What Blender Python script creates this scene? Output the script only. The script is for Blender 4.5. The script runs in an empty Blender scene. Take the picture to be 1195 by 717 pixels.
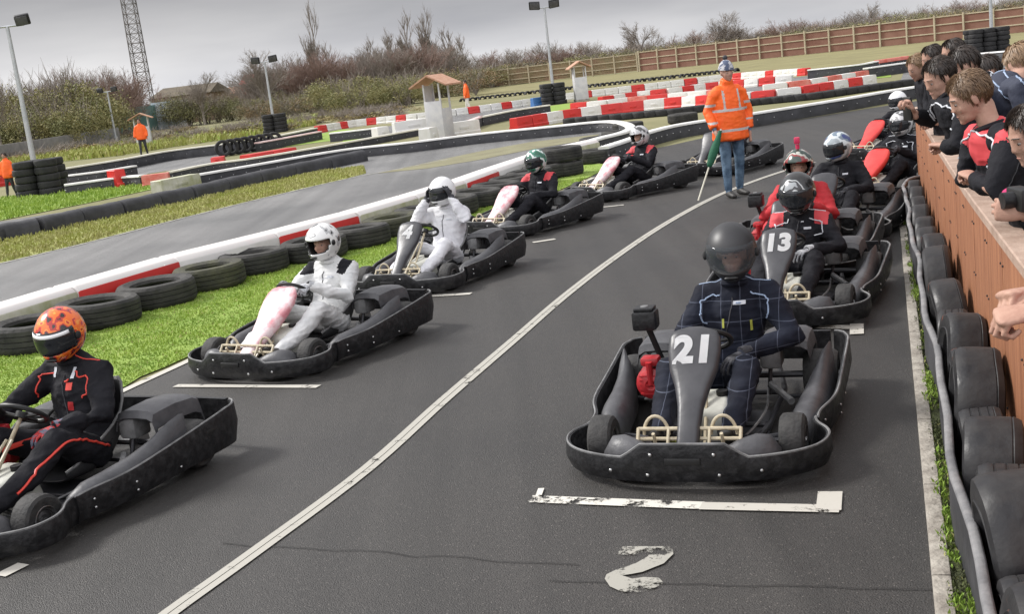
import bpy, bmesh, math, random
from mathutils import Vector, Matrix, noise, Quaternion
from mathutils.bvhtree import BVHTree
random.seed(7)
PI = math.pi
V = Vector
SC = bpy.context.scene
COL = SC.collection

# ------------------------------------------------------------------ camera model
PW, PH, FPX = 1195.0, 717.0, 1377.0
CH = 2.0
_p, _r = math.radians(11.45), math.radians(6.8)
CF = V((0, math.cos(_p), -math.sin(_p)))
_U = V((0, math.sin(_p), math.cos(_p)))
_R = V((1, 0, 0))
CR = _R*math.cos(_r) - _U*math.sin(_r)
CU = _R*math.sin(_r) + _U*math.cos(_r)
CC = V((0, 0, CH))

def G(x, y, z=0.0):
    """ground (or height z) point surveyed from the photograph"""
    d = CF + CR*((x-PW/2)/FPX) - CU*((y-PH/2)/FPX)
    return CC + d*((z-CH)/d.z)

def D(x, y, dist):
    """point surveyed at a known depth"""
    d = CF + CR*((x-PW/2)/FPX) - CU*((y-PH/2)/FPX)
    return CC + d*dist

# track side frame: al = along the kerb, off = to its right
_td = math.radians(18.37)
def T(al, off, z=0.0):
    return V((al*math.sin(_td)+off*math.cos(_td), al*math.cos(_td)-off*math.sin(_td), z))

# ------------------------------------------------------------------ materials
def new_mat(name):
    m = bpy.data.materials.new(name); m.use_nodes = True
    nt = m.node_tree
    return m, nt, nt.nodes['Principled BSDF']

def M(name, c, rough=.6, metal=0.0, c2=None, scale=6.0, bump=0.0, bscale=60.0, spec=None, coat=0, lo=.35, hi=.65, space='Object', detail=4, rvar=0.0):
    m, nt, b = new_mat(name)
    b.inputs['Roughness'].default_value = rough
    b.inputs['Metallic'].default_value = metal
    if spec is not None: b.inputs['Specular IOR Level'].default_value = spec
    if coat: b.inputs['Coat Weight'].default_value = coat; b.inputs['Coat Roughness'].default_value = .08
    b.inputs['Base Color'].default_value = (*c, 1)
    tc = nt.nodes.new('ShaderNodeTexCoord')
    if c2 is not None:
        n = nt.nodes.new('ShaderNodeTexNoise'); n.inputs['Scale'].default_value = scale; n.inputs['Detail'].default_value = detail
        n.inputs['Roughness'].default_value = .65
        r = nt.nodes.new('ShaderNodeValToRGB')
        r.color_ramp.elements[0].position = lo; r.color_ramp.elements[1].position = hi
        r.color_ramp.elements[0].color = (*c, 1); r.color_ramp.elements[1].color = (*c2, 1)
        nt.links.new(tc.outputs[space], n.inputs['Vector']); nt.links.new(n.outputs['Fac'], r.inputs[0])
        nt.links.new(r.outputs[0], b.inputs['Base Color'])
        if rvar:
            mr = nt.nodes.new('ShaderNodeMapRange'); mr.inputs['To Min'].default_value = rough-rvar; mr.inputs['To Max'].default_value = rough+rvar
            mr.inputs['From Min'].default_value = .3; mr.inputs['From Max'].default_value = .7
            nt.links.new(n.outputs['Fac'], mr.inputs['Value']); nt.links.new(mr.outputs[0], b.inputs['Roughness'])
    if bump:
        n2 = nt.nodes.new('ShaderNodeTexNoise'); n2.inputs['Scale'].default_value = bscale; n2.inputs['Detail'].default_value = 5
        bp = nt.nodes.new('ShaderNodeBump'); bp.inputs['Strength'].default_value = bump; bp.inputs['Distance'].default_value = .02
        nt.links.new(tc.outputs[space], n2.inputs['Vector']); nt.links.new(n2.outputs['Fac'], bp.inputs['Height'])
        nt.links.new(bp.outputs[0], b.inputs['Normal'])
    return m

MT = {}
MT['plastic'] = M('black_plastic', (.012,.012,.013), .42, c2=(.05,.05,.052), scale=22, bump=.3, bscale=30, rvar=.12, spec=.35, detail=10, lo=.45, hi=.9)
MT['lip'] = M('worn_plastic_lip', (.10,.10,.10), .5, c2=(.22,.22,.22), scale=9)
MT['greyplastic'] = M('grey_plastic', (.048,.048,.052), .46, c2=(.085,.085,.09), scale=5, bump=.2, bscale=25)
MT['fairing'] = M('fairing_black', (.028,.028,.032), .38, c2=(.055,.055,.06), scale=4, bump=.1, bscale=20)
MT['pink'] = M('fairing_pink', (.60,.22,.25), .35, c2=(.80,.66,.66), scale=5, bump=.05, lo=.42, hi=.6)
MT['red'] = M('fairing_red', (.62,.03,.03), .35, c2=(.7,.06,.05), scale=4)
MT['rubber'] = M('kart_tyre_rubber', (.018,.018,.018), .75, c2=(.04,.038,.036), scale=14, bump=.3, bscale=50)
MT['metal'] = M('steel', (.45,.45,.45), .35, metal=1)
MT['rim'] = M('wheel_rim', (.35,.35,.36), .4, metal=.9, c2=(.15,.14,.13), scale=20)
MT['cream'] = M('cream_tube', (.55,.48,.34), .4, c2=(.42,.36,.25), scale=20)
MT['tank'] = M('tank_plastic', (.62,.62,.55), .45, c2=(.45,.45,.40), scale=7)
MT['engine'] = M('engine_dark', (.03,.03,.03), .5, c2=(.08,.08,.08), scale=12, metal=.3)
MT['redpart'] = M('recoil_red', (.45,.02,.025), .4, c2=(.3,.015,.02), scale=14)
MT['white'] = M('number_white', (.86,.86,.86), .5)
MT['yellowwire'] = M('yellow_cable', (.36,.38,.06), .6)
MT['seat'] = M('seat_shell', (.03,.03,.033), .45, c2=(.05,.05,.05), scale=6)
MT['steel_dark'] = M('chassis_tube', (.05,.05,.055), .4, metal=.4)

MT['black_suit'] = M('suit_black', (.008,.008,.011), .85, c2=(.016,.016,.02), scale=5, bump=.7, bscale=16, spec=.25)
MT['white_suit'] = M('suit_white', (.72,.72,.74), .75, c2=(.6,.6,.63), scale=5, bump=.6, bscale=14)
MT['cream_suit'] = M('suit_pale_grey', (.70,.70,.69), .75, c2=(.56,.57,.57), scale=5, bump=.6, bscale=14)
MT['red_suit'] = M('suit_red', (.5,.02,.03), .75, c2=(.38,.015,.02), scale=6, bump=.5, bscale=14)
MT['red_panel'] = M('panel_red', (.55,.05,.06), .7)
MT['glove_black'] = M('glove_black', (.015,.015,.018), .7, c2=(.05,.05,.06), scale=30)
MT['glove_grey'] = M('glove_grey', (.45,.46,.48), .7, c2=(.15,.15,.16), scale=25, lo=.5, hi=.6)
MT['glove_red'] = M('glove_red_grey', (.45,.03,.03), .7, c2=(.12,.13,.18), scale=22, lo=.47, hi=.53)
MT['shoe'] = M('shoe_dark', (.03,.028,.026), .6)
MT['skin'] = M('skin', (.46,.28,.21), .6, c2=(.38,.215,.16), scale=22, bump=.12, bscale=120, spec=.3)
MT['lips'] = M('lips', (.40,.19,.15), .5)
MT['eyewhite'] = M('eye_white', (.30,.26,.24), .4)
MT['iris'] = M('eye_dark', (.03,.02,.015), .2)
MT['hair_dark'] = M('hair_dark', (.018,.012,.009), .5, c2=(.04,.026,.018), scale=40)
MT['hair_brown'] = M('hair_brown', (.10,.058,.03), .5, c2=(.20,.125,.07), scale=40)
MT['hair_sandy'] = M('hair_sandy', (.18,.11,.06), .5, c2=(.28,.18,.10), scale=40)
MT['piping_white'] = M('piping_white', (.6,.62,.66), .5)
MT['piping_blue'] = M('piping_blue', (.28,.36,.5), .5)
MT['piping_red'] = M('piping_red', (.7,.06,.04), .5)
MT['black'] = M('plain_black', (.01,.01,.01), .5)
MT['dark_inner'] = M('helmet_lining', (.02,.02,.02), .9)
MT['orange'] = M('hi_vis_orange', (.95,.145,.01), .6, c2=(.88,.11,.01), scale=5, bump=.4, bscale=12)
MT['reflect'] = M('reflective_tape', (.42,.40,.38), .4, c2=(.50,.48,.46), scale=10)
MT['denim'] = M('denim', (.035,.07,.12), .8, c2=(.12,.19,.27), scale=7, bump=.4, bscale=25)
MT['knit'] = M('knit_grey', (.5,.5,.52), .9, c2=(.08,.10,.16), scale=16, lo=.47, hi=.53)

def visor_mat():
    m, nt, b = new_mat('visor_smoke')
    b.inputs['Base Color'].default_value = (.02,.022,.025,1); b.inputs['Roughness'].default_value = .08
    b.inputs['Alpha'].default_value = .92
    return m
MT['visor'] = visor_mat()
def visor_clear():
    m, nt, b = new_mat('visor_clear_tint')
    b.inputs['Base Color'].default_value = (.10,.11,.12,1); b.inputs['Roughness'].default_value = .06
    b.inputs['Alpha'].default_value = .25
    return m
MT['visor_clear'] = visor_clear()

def pane_suit():
    m, nt, b = new_mat('suit_navy_windowpane')
    b.inputs['Roughness'].default_value = .85; b.inputs['Specular IOR Level'].default_value = .25
    tc = nt.nodes.new('ShaderNodeTexCoord'); sp = nt.nodes.new('ShaderNodeSeparateXYZ')
    nt.links.new(tc.outputs['Object'], sp.inputs[0])
    def line(sock, f, off, w):
        a = nt.nodes.new('ShaderNodeMath'); a.operation = 'MULTIPLY_ADD'; a.inputs[1].default_value = f; a.inputs[2].default_value = off
        fr = nt.nodes.new('ShaderNodeMath'); fr.operation = 'FRACT'
        l = nt.nodes.new('ShaderNodeMath'); l.operation = 'LESS_THAN'; l.inputs[1].default_value = w
        nt.links.new(sock, a.inputs[0]); nt.links.new(a.outputs[0], fr.inputs[0]); nt.links.new(fr.outputs[0], l.inputs[0])
        return l.outputs[0]
    l1 = line(sp.outputs[0], 9.5, .3, .035); l2 = line(sp.outputs[2], 9.0, .2, .035)
    mx = nt.nodes.new('ShaderNodeMath'); mx.operation = 'MAXIMUM'
    nt.links.new(l1, mx.inputs[0]); nt.links.new(l2, mx.inputs[1])
    n = nt.nodes.new('ShaderNodeTexNoise'); n.inputs['Scale'].default_value = 5
    r = nt.nodes.new('ShaderNodeValToRGB'); r.color_ramp.elements[0].color = (.006,.007,.014,1); r.color_ramp.elements[1].color = (.013,.016,.028,1)
    r.color_ramp.elements[0].position = .35; r.color_ramp.elements[1].position = .65
    nt.links.new(tc.outputs['Object'], n.inputs['Vector']); nt.links.new(n.outputs['Fac'], r.inputs[0])
    mc = nt.nodes.new('ShaderNodeMix'); mc.data_type = 'RGBA'
    sc = nt.nodes.new('ShaderNodeMath'); sc.operation = 'MULTIPLY'; sc.inputs[1].default_value = .42
    nt.links.new(mx.outputs[0], sc.inputs[0]); nt.links.new(sc.outputs[0], mc.inputs[0])
    nt.links.new(r.outputs[0], mc.inputs[6]); mc.inputs[7].default_value = (.16,.18,.24,1)
    nt.links.new(mc.outputs[2], b.inputs['Base Color'])
    n2 = nt.nodes.new('ShaderNodeTexNoise'); n2.inputs['Scale'].default_value = 14
    bp = nt.nodes.new('ShaderNodeBump'); bp.inputs['Strength'].default_value = .5; bp.inputs['Distance'].default_value = .02
    nt.links.new(tc.outputs['Object'], n2.inputs['Vector']); nt.links.new(n2.outputs['Fac'], bp.inputs['Height']); nt.links.new(bp.outputs[0], b.inputs['Normal'])
    return m
MT['pane_suit'] = pane_suit()

def patch_mat(name, cols, scale, rough=.25, kind='noise'):
    """helmet paint: hard edged patches of several colours"""
    m, nt, b = new_mat(name)
    b.inputs['Roughness'].default_value = rough; b.inputs['Coat Weight'].default_value = .4
    tc = nt.nodes.new('ShaderNodeTexCoord')
    r = nt.nodes.new('ShaderNodeValToRGB'); r.color_ramp.interpolation = 'CONSTANT'
    els = r.color_ramp.elements
    while len(els) < len(cols): els.new(.5)
    for e, (p, c) in zip(els, cols): e.position = p; e.color = (*c, 1)
    n = nt.nodes.new('ShaderNodeTexNoise' if kind == 'noise' else 'ShaderNodeTexChecker' if kind == 'checker' else 'ShaderNodeTexWave')
    n.inputs['Scale'].default_value = scale
    if kind == 'wave': n.inputs['Distortion'].default_value = 4; n.inputs['Detail'].default_value = 1
    if kind == 'noise': n.inputs['Detail'].default_value = 1.5
    nt.links.new(tc.outputs['Object'], n.inputs['Vector']); nt.links.new(n.outputs[1 if kind == 'checker' else 0], r.inputs[0]) if kind != 'checker' else nt.links.new(n.outputs['Fac'], r.inputs[0])
    nt.links.new(r.outputs[0], b.inputs['Base Color'])
    return m
HM = {
 'orange': patch_mat('helmet_orange_flame', [(0,(.03,.02,.02)),(.38,(.5,.03,.02)),(.46,(.9,.17,.02)),(.58,(.95,.33,.05)),(.64,(.55,.04,.02)),(.69,(.05,.02,.02))], 17),
 'whitegrey': patch_mat('helmet_white_grey', [(0,(.05,.05,.05)),(.36,(.45,.45,.45)),(.42,(.78,.78,.76)),(.66,(.3,.3,.3)),(.7,(.75,.75,.74))], 11),
 'white': M('helmet_white', (.8,.8,.8), .2, coat=.4),
 'green': patch_mat('helmet_green_white', [(0,(.02,.12,.07)),(.40,(.05,.2,.14)),(.47,(.7,.75,.72)),(.60,(.03,.14,.09)),(.68,(.03,.03,.03))], 8),
 'silver': patch_mat('helmet_silver_grey', [(0,(.08,.08,.08)),(.38,(.5,.5,.5)),(.5,(.62,.62,.62)),(.64,(.3,.3,.3))], 9),
 'mattblack': M('helmet_matt_black', (.022,.022,.024), .45, c2=(.03,.03,.032), scale=5),
 'blackteal': patch_mat('helmet_black_teal', [(0,(.015,.015,.015)),(.46,(.015,.02,.02)),(.52,(.48,.50,.50)),(.58,(.02,.02,.02)),(.66,(.3,.32,.33))], 8),
 'darkpat': patch_mat('helmet_dark_patterned', [(0,(.02,.04,.03)),(.42,(.45,.45,.4)),(.50,(.25,.03,.03)),(.58,(.03,.05,.04))], 10),
 'silverblue': patch_mat('helmet_silver_blue', [(0,(.03,.05,.18)),(.40,(.15,.2,.25)),(.47,(.55,.6,.62)),(.62,(.3,.34,.36))], 8),
}

# ------------------------------------------------------------------ mesh building
class MB:
    def __init__(s): s.v = []; s.f = []; s.m = []
    def add(s, vs, fs, mi=0):
        o = len(s.v); s.v += [tuple(v) for v in vs]
        s.f += [tuple(i+o for i in f) for f in fs]; s.m += [mi]*len(fs)
        return s
    def box(s, c, d, rot=None, mi=0, bev=0.0):
        c = V(c); hx, hy, hz = d[0]/2, d[1]/2, d[2]/2
        if bev <= 0:
            vs = [V((x, y, z)) for x in (-hx, hx) for y in (-hy, hy) for z in (-hz, hz)]
            fs = [(0,1,3,2),(4,6,7,5),(0,4,5,1),(2,3,7,6),(0,2,6,4),(1,5,7,3)]
        else:
            bm = bmesh.new(); bmesh.ops.create_cube(bm, size=1)
            for v in bm.verts: v.co = V((v.co.x*d[0], v.co.y*d[1], v.co.z*d[2]))
            bmesh.ops.bevel(bm, geom=bm.edges[:], offset=bev, segments=2, affect='EDGES', profile=.5)
            bm.verts.index_update()
            vs = [v.co.copy() for v in bm.verts]; fs = [[v.index for v in f.verts] for f in bm.faces]; bm.free()
        if rot is not None: vs = [rot @ v for v in vs]
        return s.add([v+c for v in vs], fs, mi)
    def tube(s, pts, r, n=8, closed=False, mi=0, caps=True):
        pts = [V(p) for p in pts]; N = len(pts)
        rs = r if isinstance(r, (list, tuple)) else [r]*N
        tang = []
        for i in range(N):
            if closed: t = pts[(i+1) % N]-pts[i-1]
            else: t = pts[min(i+1, N-1)]-pts[max(i-1, 0)]
            tang.append(t.normalized() if t.length > 1e-9 else V((0,0,1)))
        up = V((0,0,1)) if abs(tang[0].z) < .9 else V((1,0,0))
        u = tang[0].cross(up).normalized(); vs = []
        for i in range(N):
            if i:
                q = tang[i-1].rotation_difference(tang[i]); u = (q @ u); u = (u-tang[i]*u.dot(tang[i])).normalized()
            w = tang[i].cross(u)
            for k in range(n):
                a = 2*PI*k/n; vs.append(pts[i]+(u*math.cos(a)+w*math.sin(a))*rs[i])
        fs = []
        for i in range(N if closed else N-1):
            j = (i+1) % N
            for k in range(n):
                fs.append((i*n+k, i*n+(k+1) % n, j*n+(k+1) % n, j*n+k))
        if caps and not closed:
            fs.append(tuple(range(n))[::-1]); fs.append(tuple((N-1)*n+k for k in range(n)))
        return s.add(vs, fs, mi)
    def loft(s, rings, closed_ring=True, mi=0, caps=True, closed=False):
        n = len(rings[0]); vs = [V(p) for r in rings for p in r]; fs = []
        R = len(rings)
        for i in range(R if closed else R-1):
            j = (i+1) % R
            for k in range(n if closed_ring else n-1):
                fs.append((i*n+k, i*n+(k+1) % n, j*n+(k+1) % n, j*n+k))
        if caps and closed_ring and not closed:
            fs.append(tuple(range(n))[::-1]); fs.append(tuple((R-1)*n+k for k in range(n)))
        return s.add(vs, fs, mi)
    def lathe(s, prof, mat=None, n=24, mi=0, closed=False):
        """prof = [(r,z)] round local Z"""
        rings = []
        for k in range(n):
            a = 2*PI*k/n
            ring = [V((r*math.cos(a), r*math.sin(a), z)) for r, z in prof]
            if mat is not None: ring = [mat @ p for p in ring]
            rings.append(ring)
        return s.loft(rings, closed_ring=closed, mi=mi, caps=False, closed=True)
    def ell(s, c, r, n=12, m=8, rot=None, mi=0):
        c = V(c); vs = []; fs = []
        for i in range(1, m):
            t = PI*i/m
            for k in range(n):
                a = 2*PI*k/n
                p = V((r[0]*math.sin(t)*math.cos(a), r[1]*math.sin(t)*math.sin(a), r[2]*math.cos(t)))
                vs.append(p)
        top = len(vs); vs.append(V((0,0,r[2]))); bot = len(vs); vs.append(V((0,0,-r[2])))
        for i in range(m-2):
            for k in range(n):
                fs.append((i*n+k, (i+1)*n+k, (i+1)*n+(k+1) % n, i*n+(k+1) % n))
        for k in range(n):
            fs.append((top, k, (k+1) % n)); fs.append((bot, (m-2)*n+(k+1) % n, (m-2)*n+k))
        if rot is not None: vs = [rot @ v for v in vs]
        return s.add([v+c for v in vs], fs, mi)
    def mesh(s, name, mats, ang=40):
        me = bpy.data.meshes.new(name); me.from_pydata(s.v, [], s.f)
        for m in (mats if isinstance(mats, (list, tuple)) else [mats]): me.materials.append(MT[m] if isinstance(m, str) else m)
        me.polygons.foreach_set('material_index', s.m)
        bm = bmesh.new(); bm.from_mesh(me); bmesh.ops.recalc_face_normals(bm, faces=bm.faces[:]); bm.to_mesh(me); bm.free()
        if ang: me.shade_smooth(); me.set_sharp_from_angle(angle=math.radians(ang))
        me.update(); return me
    def build(s, name, mats, parent=None, loc=(0,0,0), rz=0.0, ang=40):
        return link(name, s.mesh(name, mats, ang), parent, loc, rz)

def link(name, me, parent=None, loc=(0,0,0), rz=0.0):
    o = bpy.data.objects.new(name, me); COL.objects.link(o)
    o.location = loc; o.rotation_euler = (0,0,rz)
    if parent: o.parent = parent
    return o
def tag(o, label=None, cat=None, group=None, kind=None):
    if label: o['label'] = label
    if cat: o['category'] = cat
    if group: o['group'] = group
    if kind: o['kind'] = kind
    return o
def thing(name, label, cat, loc=(0,0,0), rz=0.0, group=None):
    return tag(link(name, None, None, loc, rz), label, cat, group)
def kids(o): return [c for c in bpy.data.objects if c.parent == o]
def copy_tree(o, parent=None, depth=0):
    c = o.copy(); COL.objects.link(c)
    if parent: c.parent = parent
    for ch in kids(o): copy_tree(ch, c, depth+1)
    return c
def baked(ob, name):
    dg = bpy.context.evaluated_depsgraph_get(); dg.update()
    me = bpy.data.meshes.new_from_object(ob.evaluated_get(dg)); me.name = name
    bpy.data.objects.remove(ob); return me
def RX(a): return Matrix.Rotation(a, 3, 'X')
def RY(a): return Matrix.Rotation(a, 3, 'Y')
def RZ(a): return Matrix.Rotation(a, 3, 'Z')
def frame(t, side):
    t = t.normalized(); u = side-t*side.dot(t)
    if u.length < 1e-4: u = V((0,1,0))-t*t.y
    u.normalize(); return u, t.cross(u)
def catmull(pts, n=6, closed=False):
    pts = [V(p) for p in pts]; N = len(pts); out = []
    for i in range(N if closed else N-1):
        p0 = pts[i-1] if (closed or i) else pts[0]*2-pts[1]
        p1 = pts[i]; p2 = pts[(i+1) % N]
        p3 = pts[(i+2) % N] if (closed or i+2 < N) else p2*2-p1
        for k in range(n):
            t = k/n
            out.append(.5*((2*p1)+(-p0+p2)*t+(2*p0-5*p1+4*p2-p3)*t*t+(-p0+3*p1-3*p2+p3)*t**3))
    if not closed: out.append(pts[-1])
    return out
ORD = ['first','second','third','fourth','fifth','sixth','seventh','eighth','ninth','tenth','eleventh','twelfth','thirteenth','fourteenth','fifteenth','sixteenth','seventeenth','eighteenth','nineteenth','twentieth','twenty-first','twenty-second','twenty-third','twenty-fourth','twenty-fifth','twenty-sixth','twenty-seventh','twenty-eighth','twenty-ninth','thirtieth']
# ------------------------------------------------------------------ the kart (local +Y forward, +X the driver's right)
OUT = [(0,.93),(.16,.93),(.24,.92),(.38,.89),(.52,.82),(.62,.72),(.655,.62),(.64,.54),(.59,.46),(.575,.38),(.585,.28),(.63,.14),(.65,0),(.655,-.2),(.66,-.45),(.665,-.65),(.66,-.78),(.62,-.87),(.52,-.91),(.3,-.93),(0,-.93)]
def bumper_h(x, y):
    ax = abs(x)
    if y > .40:
        zb = .045; zt = .165
        if ax < .20: zt = .235
        elif ax < .30: zt = .235-.07*(ax-.20)/.10
        if y < .75: zt = .165+.03*(.75-y)/.35
    else:
        k = min(1, (.40-y)/1.15); zb = .05+.02*k; zt = .19+.11*k**1.3
        if y < -.85: zt = .305; zb = .10
    return zb, zt
def outline(y0, y1, side):
    """points of one half between two y values, from front to rear"""
    sm = catmull([(x, y, 0) for x, y in OUT], 4)
    return [V((p.x*side, p.y, 0)) for p in sm if y1-1e-4 <= p.y <= y0+1e-4 and p.x >= -1e-6]
def band(mb, pts, thick=.022, grow=0.0):
    N = len(pts); rings = []; lips = []
    for i, p in enumerate(pts):
        t = (pts[min(i+1, N-1)]-pts[max(i-1, 0)]).normalized(); n = V((t.y, -t.x, 0))
        if n.dot(p) < 0: n = -n
        zb, zt = bumper_h(p.x, p.y)
        zm = zb+(zt-zb)*.45
        q = p+n*grow
        ring = [q-n*.018+V((0,0,zb)), q+n*.006+V((0,0,zm)), q+V((0,0,zt-.012)), q-n*.004+V((0,0,zt)), q-n*thick+V((0,0,zt)), q-n*(thick+.004)+V((0,0,zm)), q-n*(thick+.022)+V((0,0,zb))]
        rings.append(ring); lips.append(q+V((0,0,zt+.002))-n*.008)
    mb.loft(rings)
    return lips

def build_kart():
    root = thing('go_kart', 'x', 'go kart', group='go karts lined up on the starting grid')
    # front bumper ------------------------------------------------
    L = outline(.93, .40, -1)[::-1]; R_ = outline(.93, .40, 1)
    pts = L[:-1]+R_
    mb = MB(); lips = band(mb, pts)
    for x, z in ((-.17,.09),(.17,.09),(-.15,.19),(.15,.19),(-.36,.10),(.36,.10)):
        yy = .945 if abs(x) < .2 else .905
        mb.ell((x, yy-.003, z), (.009,.006,.009), 8, 6, mi=1)
    fb = mb.build('front_bumper', ['plastic','metal'], root, ang=35)
    mb = MB(); mb.tube(lips, .0065, 5); mb.build('bumper_lip', 'lip', fb)
    mb = MB(); mb.box((0, .934, .155), (.17, .02, .032), bev=.004); mb.build('bumper_slot', 'black', fb)
    # side and rear bumper --------------------------------------
    for s in (-1, 1):
        pts = outline(.41, -.90, s)
        mb = MB(); lips = band(mb, pts, grow=.012)
        for y in (.30,.05,-.3):
            for z in (.10,.145): mb.ell((s*(.665 if y < .2 else .605), y, z), (.007,.008,.008), 8, 6, mi=1)
        sb = mb.build('side_bumper', ['plastic','metal'], root, ang=35)
        mb = MB(); mb.tube(lips, .0065, 5); mb.build('bumper_lip', 'lip', sb)
        mb = MB(); mb.box((s*.674, -.62, .21), (.012,.15,.03), bev=.004); mb.build('bumper_slot', 'black', sb)
        # side pod: the smooth ridge inside the bumper
        rings = []
        for y, cx, hw, zt in ((.40,.50,.03,.12),(.34,.50,.070,.18),(.25,.505,.085,.215),(.10,.52,.088,.225),(-.08,.53,.080,.24),(-.24,.545,.065,.28),(-.36,.565,.055,.335),(-.44,.585,.026,.36),(-.47,.59,.008,.355)):
            ring = []
            for k in range(11):
                a = PI*k/10
                ring.append(V((s*(cx+hw*math.cos(a)), y, .07+(zt-.07)*math.sin(a)**.8)))
            rings.append(ring)
        mb = MB(); mb.loft(rings); mb.build('side_pod', 'greyplastic', root, ang=50)
        # shoulder piece beside the front wheel
        rings = []
        for x, cy, hy, zt in ((.13,.80,.03,.12),(.17,.79,.06,.17),(.24,.77,.075,.205),(.32,.745,.09,.225),(.385,.72,.09,.21),(.43,.71,.06,.14)):
            ring = []
            for k in range(11):
                a = PI*k/10
                ring.append(V((s*x, cy+hy*math.cos(a), .06+(zt-.06)*math.sin(a)**.7)))
            rings.append(ring)
        mb = MB(); mb.loft(rings); mb.build('wheel_guard', 'greyplastic', root, ang=50)
        # rear cover over the axle and inner half of the rear wheel
        rings = []
        for x, z in ((.20,.33),(.22,.385),(.27,.405),(.36,.41),(.44,.405),(.475,.385),(.49,.32)):
            ring = []
            for y, dz in ((-.34,-.045),(-.36,-.005),(-.42,0),(-.55,.004),(-.70,-.01),(-.75,-.035),(-.77,-.12)):
                ring.append(V((s*x, y, z+dz)))
            for y, dz in ((-.76,-.12),(-.74,-.045),(-.69,-.022),(-.55,-.01),(-.42,-.014),(-.365,-.018),(-.35,-.05)):
                ring.append(V((s*(x-.004*0), y, z+dz-.006)))
            rings.append(ring)
        mb = MB(); mb.loft(rings); mb.build('rear_cover', 'greyplastic', root, ang=45)
        # wheels
        for (yy, xx, r, w, nm) in ((.56,.475,.132,.12,'front_wheel'),(-.56,.525,.142,.19,'rear_wheel')):
            wm = Matrix.Rotation(PI/2, 3, 'Y')
            c = V((s*xx, yy, r))
            h = w/2
            prof = [(.055,-h*.9),(r*.55,-h),(r*.86,-h),(r*.97,-h*.80),(r,-h*.5),(r,h*.5),(r*.97,h*.80),(r*.86,h),(r*.55,h),(.055,h*.9)]
            mb = MB(); rings = []
            for k in range(26):
                a = 2*PI*k/26; rings.append([c+wm @ V((q*math.cos(a), q*math.sin(a), z)) for q, z in prof])
            mb.loft(rings, closed_ring=True, closed=True, caps=False)
            ty = mb.build(nm, 'rubber', root, ang=35)
            mb = MB(); prof = [(.012,h*.55),(.03,h*.72),(.05,h*.66),(.062,h*.95),(.070,h*1.02),(.074,h*1.0),(.066,h*.5)]
            mb.lathe(prof, n=20); mb.lathe([(a, -b) for a, b in prof], n=20)
            mb.v = [tuple(c+wm @ V(v)) for v in mb.v]; mb.build('rim', 'rim', ty)
            mb = MB(); mb.tube([c+V((-h*1.05,0,0)), c+V((h*1.05,0,0))], .016, 8); mb.build('hub', 'metal', ty)
    pts = [V((x, y, 0)) for x, y in ((-.56,-.905),(-.3,-.925),(0,-.93),(.3,-.925),(.56,-.905))]
    mb = MB(); mb.loft([[p+V((0,-.012,.14)), p+V((0,-.018,.22)), p+V((0,-.01,.31)), p+V((0,.02,.31)), p+V((0,.02,.14))] for p in pts])
    mb.build('rear_bumper', 'plastic', root)
    # chassis ----------------------------------------------------
    mb = MB()
    mb.box((0,.25,.042), (.62,.86,.012))
    for s in (-1,1):
        mb.tube([(s*.18,.80,.10),(s*.24,.55,.06),(s*.30,.1,.06),(s*.32,-.5,.07),(s*.25,-.88,.10)], .016, 8)
        mb.tube([(s*.28,.35,.07),(s*.52,.30,.09),(s*.57,.0,.10),(s*.55,-.30,.10),(s*.3,-.34,.07)], .013, 8)
        mb.tube([(s*.12,.45,.12),(s*.42,.56,.13)], .012, 6)
        mb.tube([(s*.25,-.36,.08),(s*.27,-.44,.36)], .013, 6)
    mb.tube([(-.45,-.56,.142),(.45,-.56,.142)], .02, 8)
    mb.tube([(-.3,.1,.06),(.3,.1,.06)], .014, 8); mb.tube([(-.3,-.45,.07),(.3,-.45,.07)], .016, 8)
    mb.build('chassis', 'steel_dark', root)
    # pedals and cream bars --------------------------------------
    mb = MB()
    for z, y in ((.200,.735),(.245,.715)): mb.tube([(-.25,y,z),(-.10,y,z),(.10,y,z),(.25,y,z)], .010, 8)
    for s in (-1,1):
        mb.tube([(s*.25,.84,.09),(s*.25,.715,.25)], .009, 6)
        mb.tube([(s*.10,.84,.09),(s*.10,.715,.25)], .008, 6)
    mb.build('front_bars', 'cream', root)
    for s in (-1,1):
        mb = MB(); pts = []
        for k in range(13):
            a = PI*k/12; pts.append(V((s*.165+.062*math.cos(a), .70, .21+.095*math.sin(a))))
        mb.tube(pts, .0085, 8); mb.tube([(s*.165,.70,.10),(s*.165,.775,.24)], .009, 6)
        mb.build('pedal_hoop', 'cream', root); mb = MB(); mb.box((s*.165,.685,.21), (.07,.012,.07), RX(-.3), bev=.003)
        mb.build('pedal', 'steel_dark', root)
    # fuel tank ---------------------------------------------------
    mb = MB(); mb.box((-.045,.33,.17), (.20,.26,.22), RX(-.25), bev=.03); tk = mb.build('fuel_tank', 'tank', root, ang=60)
    mb = MB(); mb.tube([(-.10,.30,.27),(-.10,.30,.31)], .03, 12); mb.build('fuel_cap', 'black', tk)
    # steering ----------------------------------------------------
    ax = V((0,-.62,.78)).normalized(); c = V((0,.10,.53)); u = V((1,0,0)); w = ax.cross(u)
    mb = MB(); pts = [c+(u*math.cos(a)*.135+w*math.sin(a)*.12) for a in [2*PI*k/24 for k in range(24)]]
    mb.tube(pts, .014, 8, closed=True)
    for a in (0, PI, -PI/2): mb.tube([c-ax*.02, c+(u*math.cos(a)*.13+w*math.sin(a)*.115)], .010, 6)
    mb.tube([c-ax*.03, c+ax*.004], .035, 12)
    mb.build('steering_wheel', 'black', root)
    mb = MB(); mb.tube([c-ax*.01, (0,.50,.12)], .011, 8); mb.tube([(-.05,.62,.10),(-.02,.22,.42)], .009, 6); mb.tube([(.05,.62,.10),(.02,.22,.42)], .009, 6)
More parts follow.
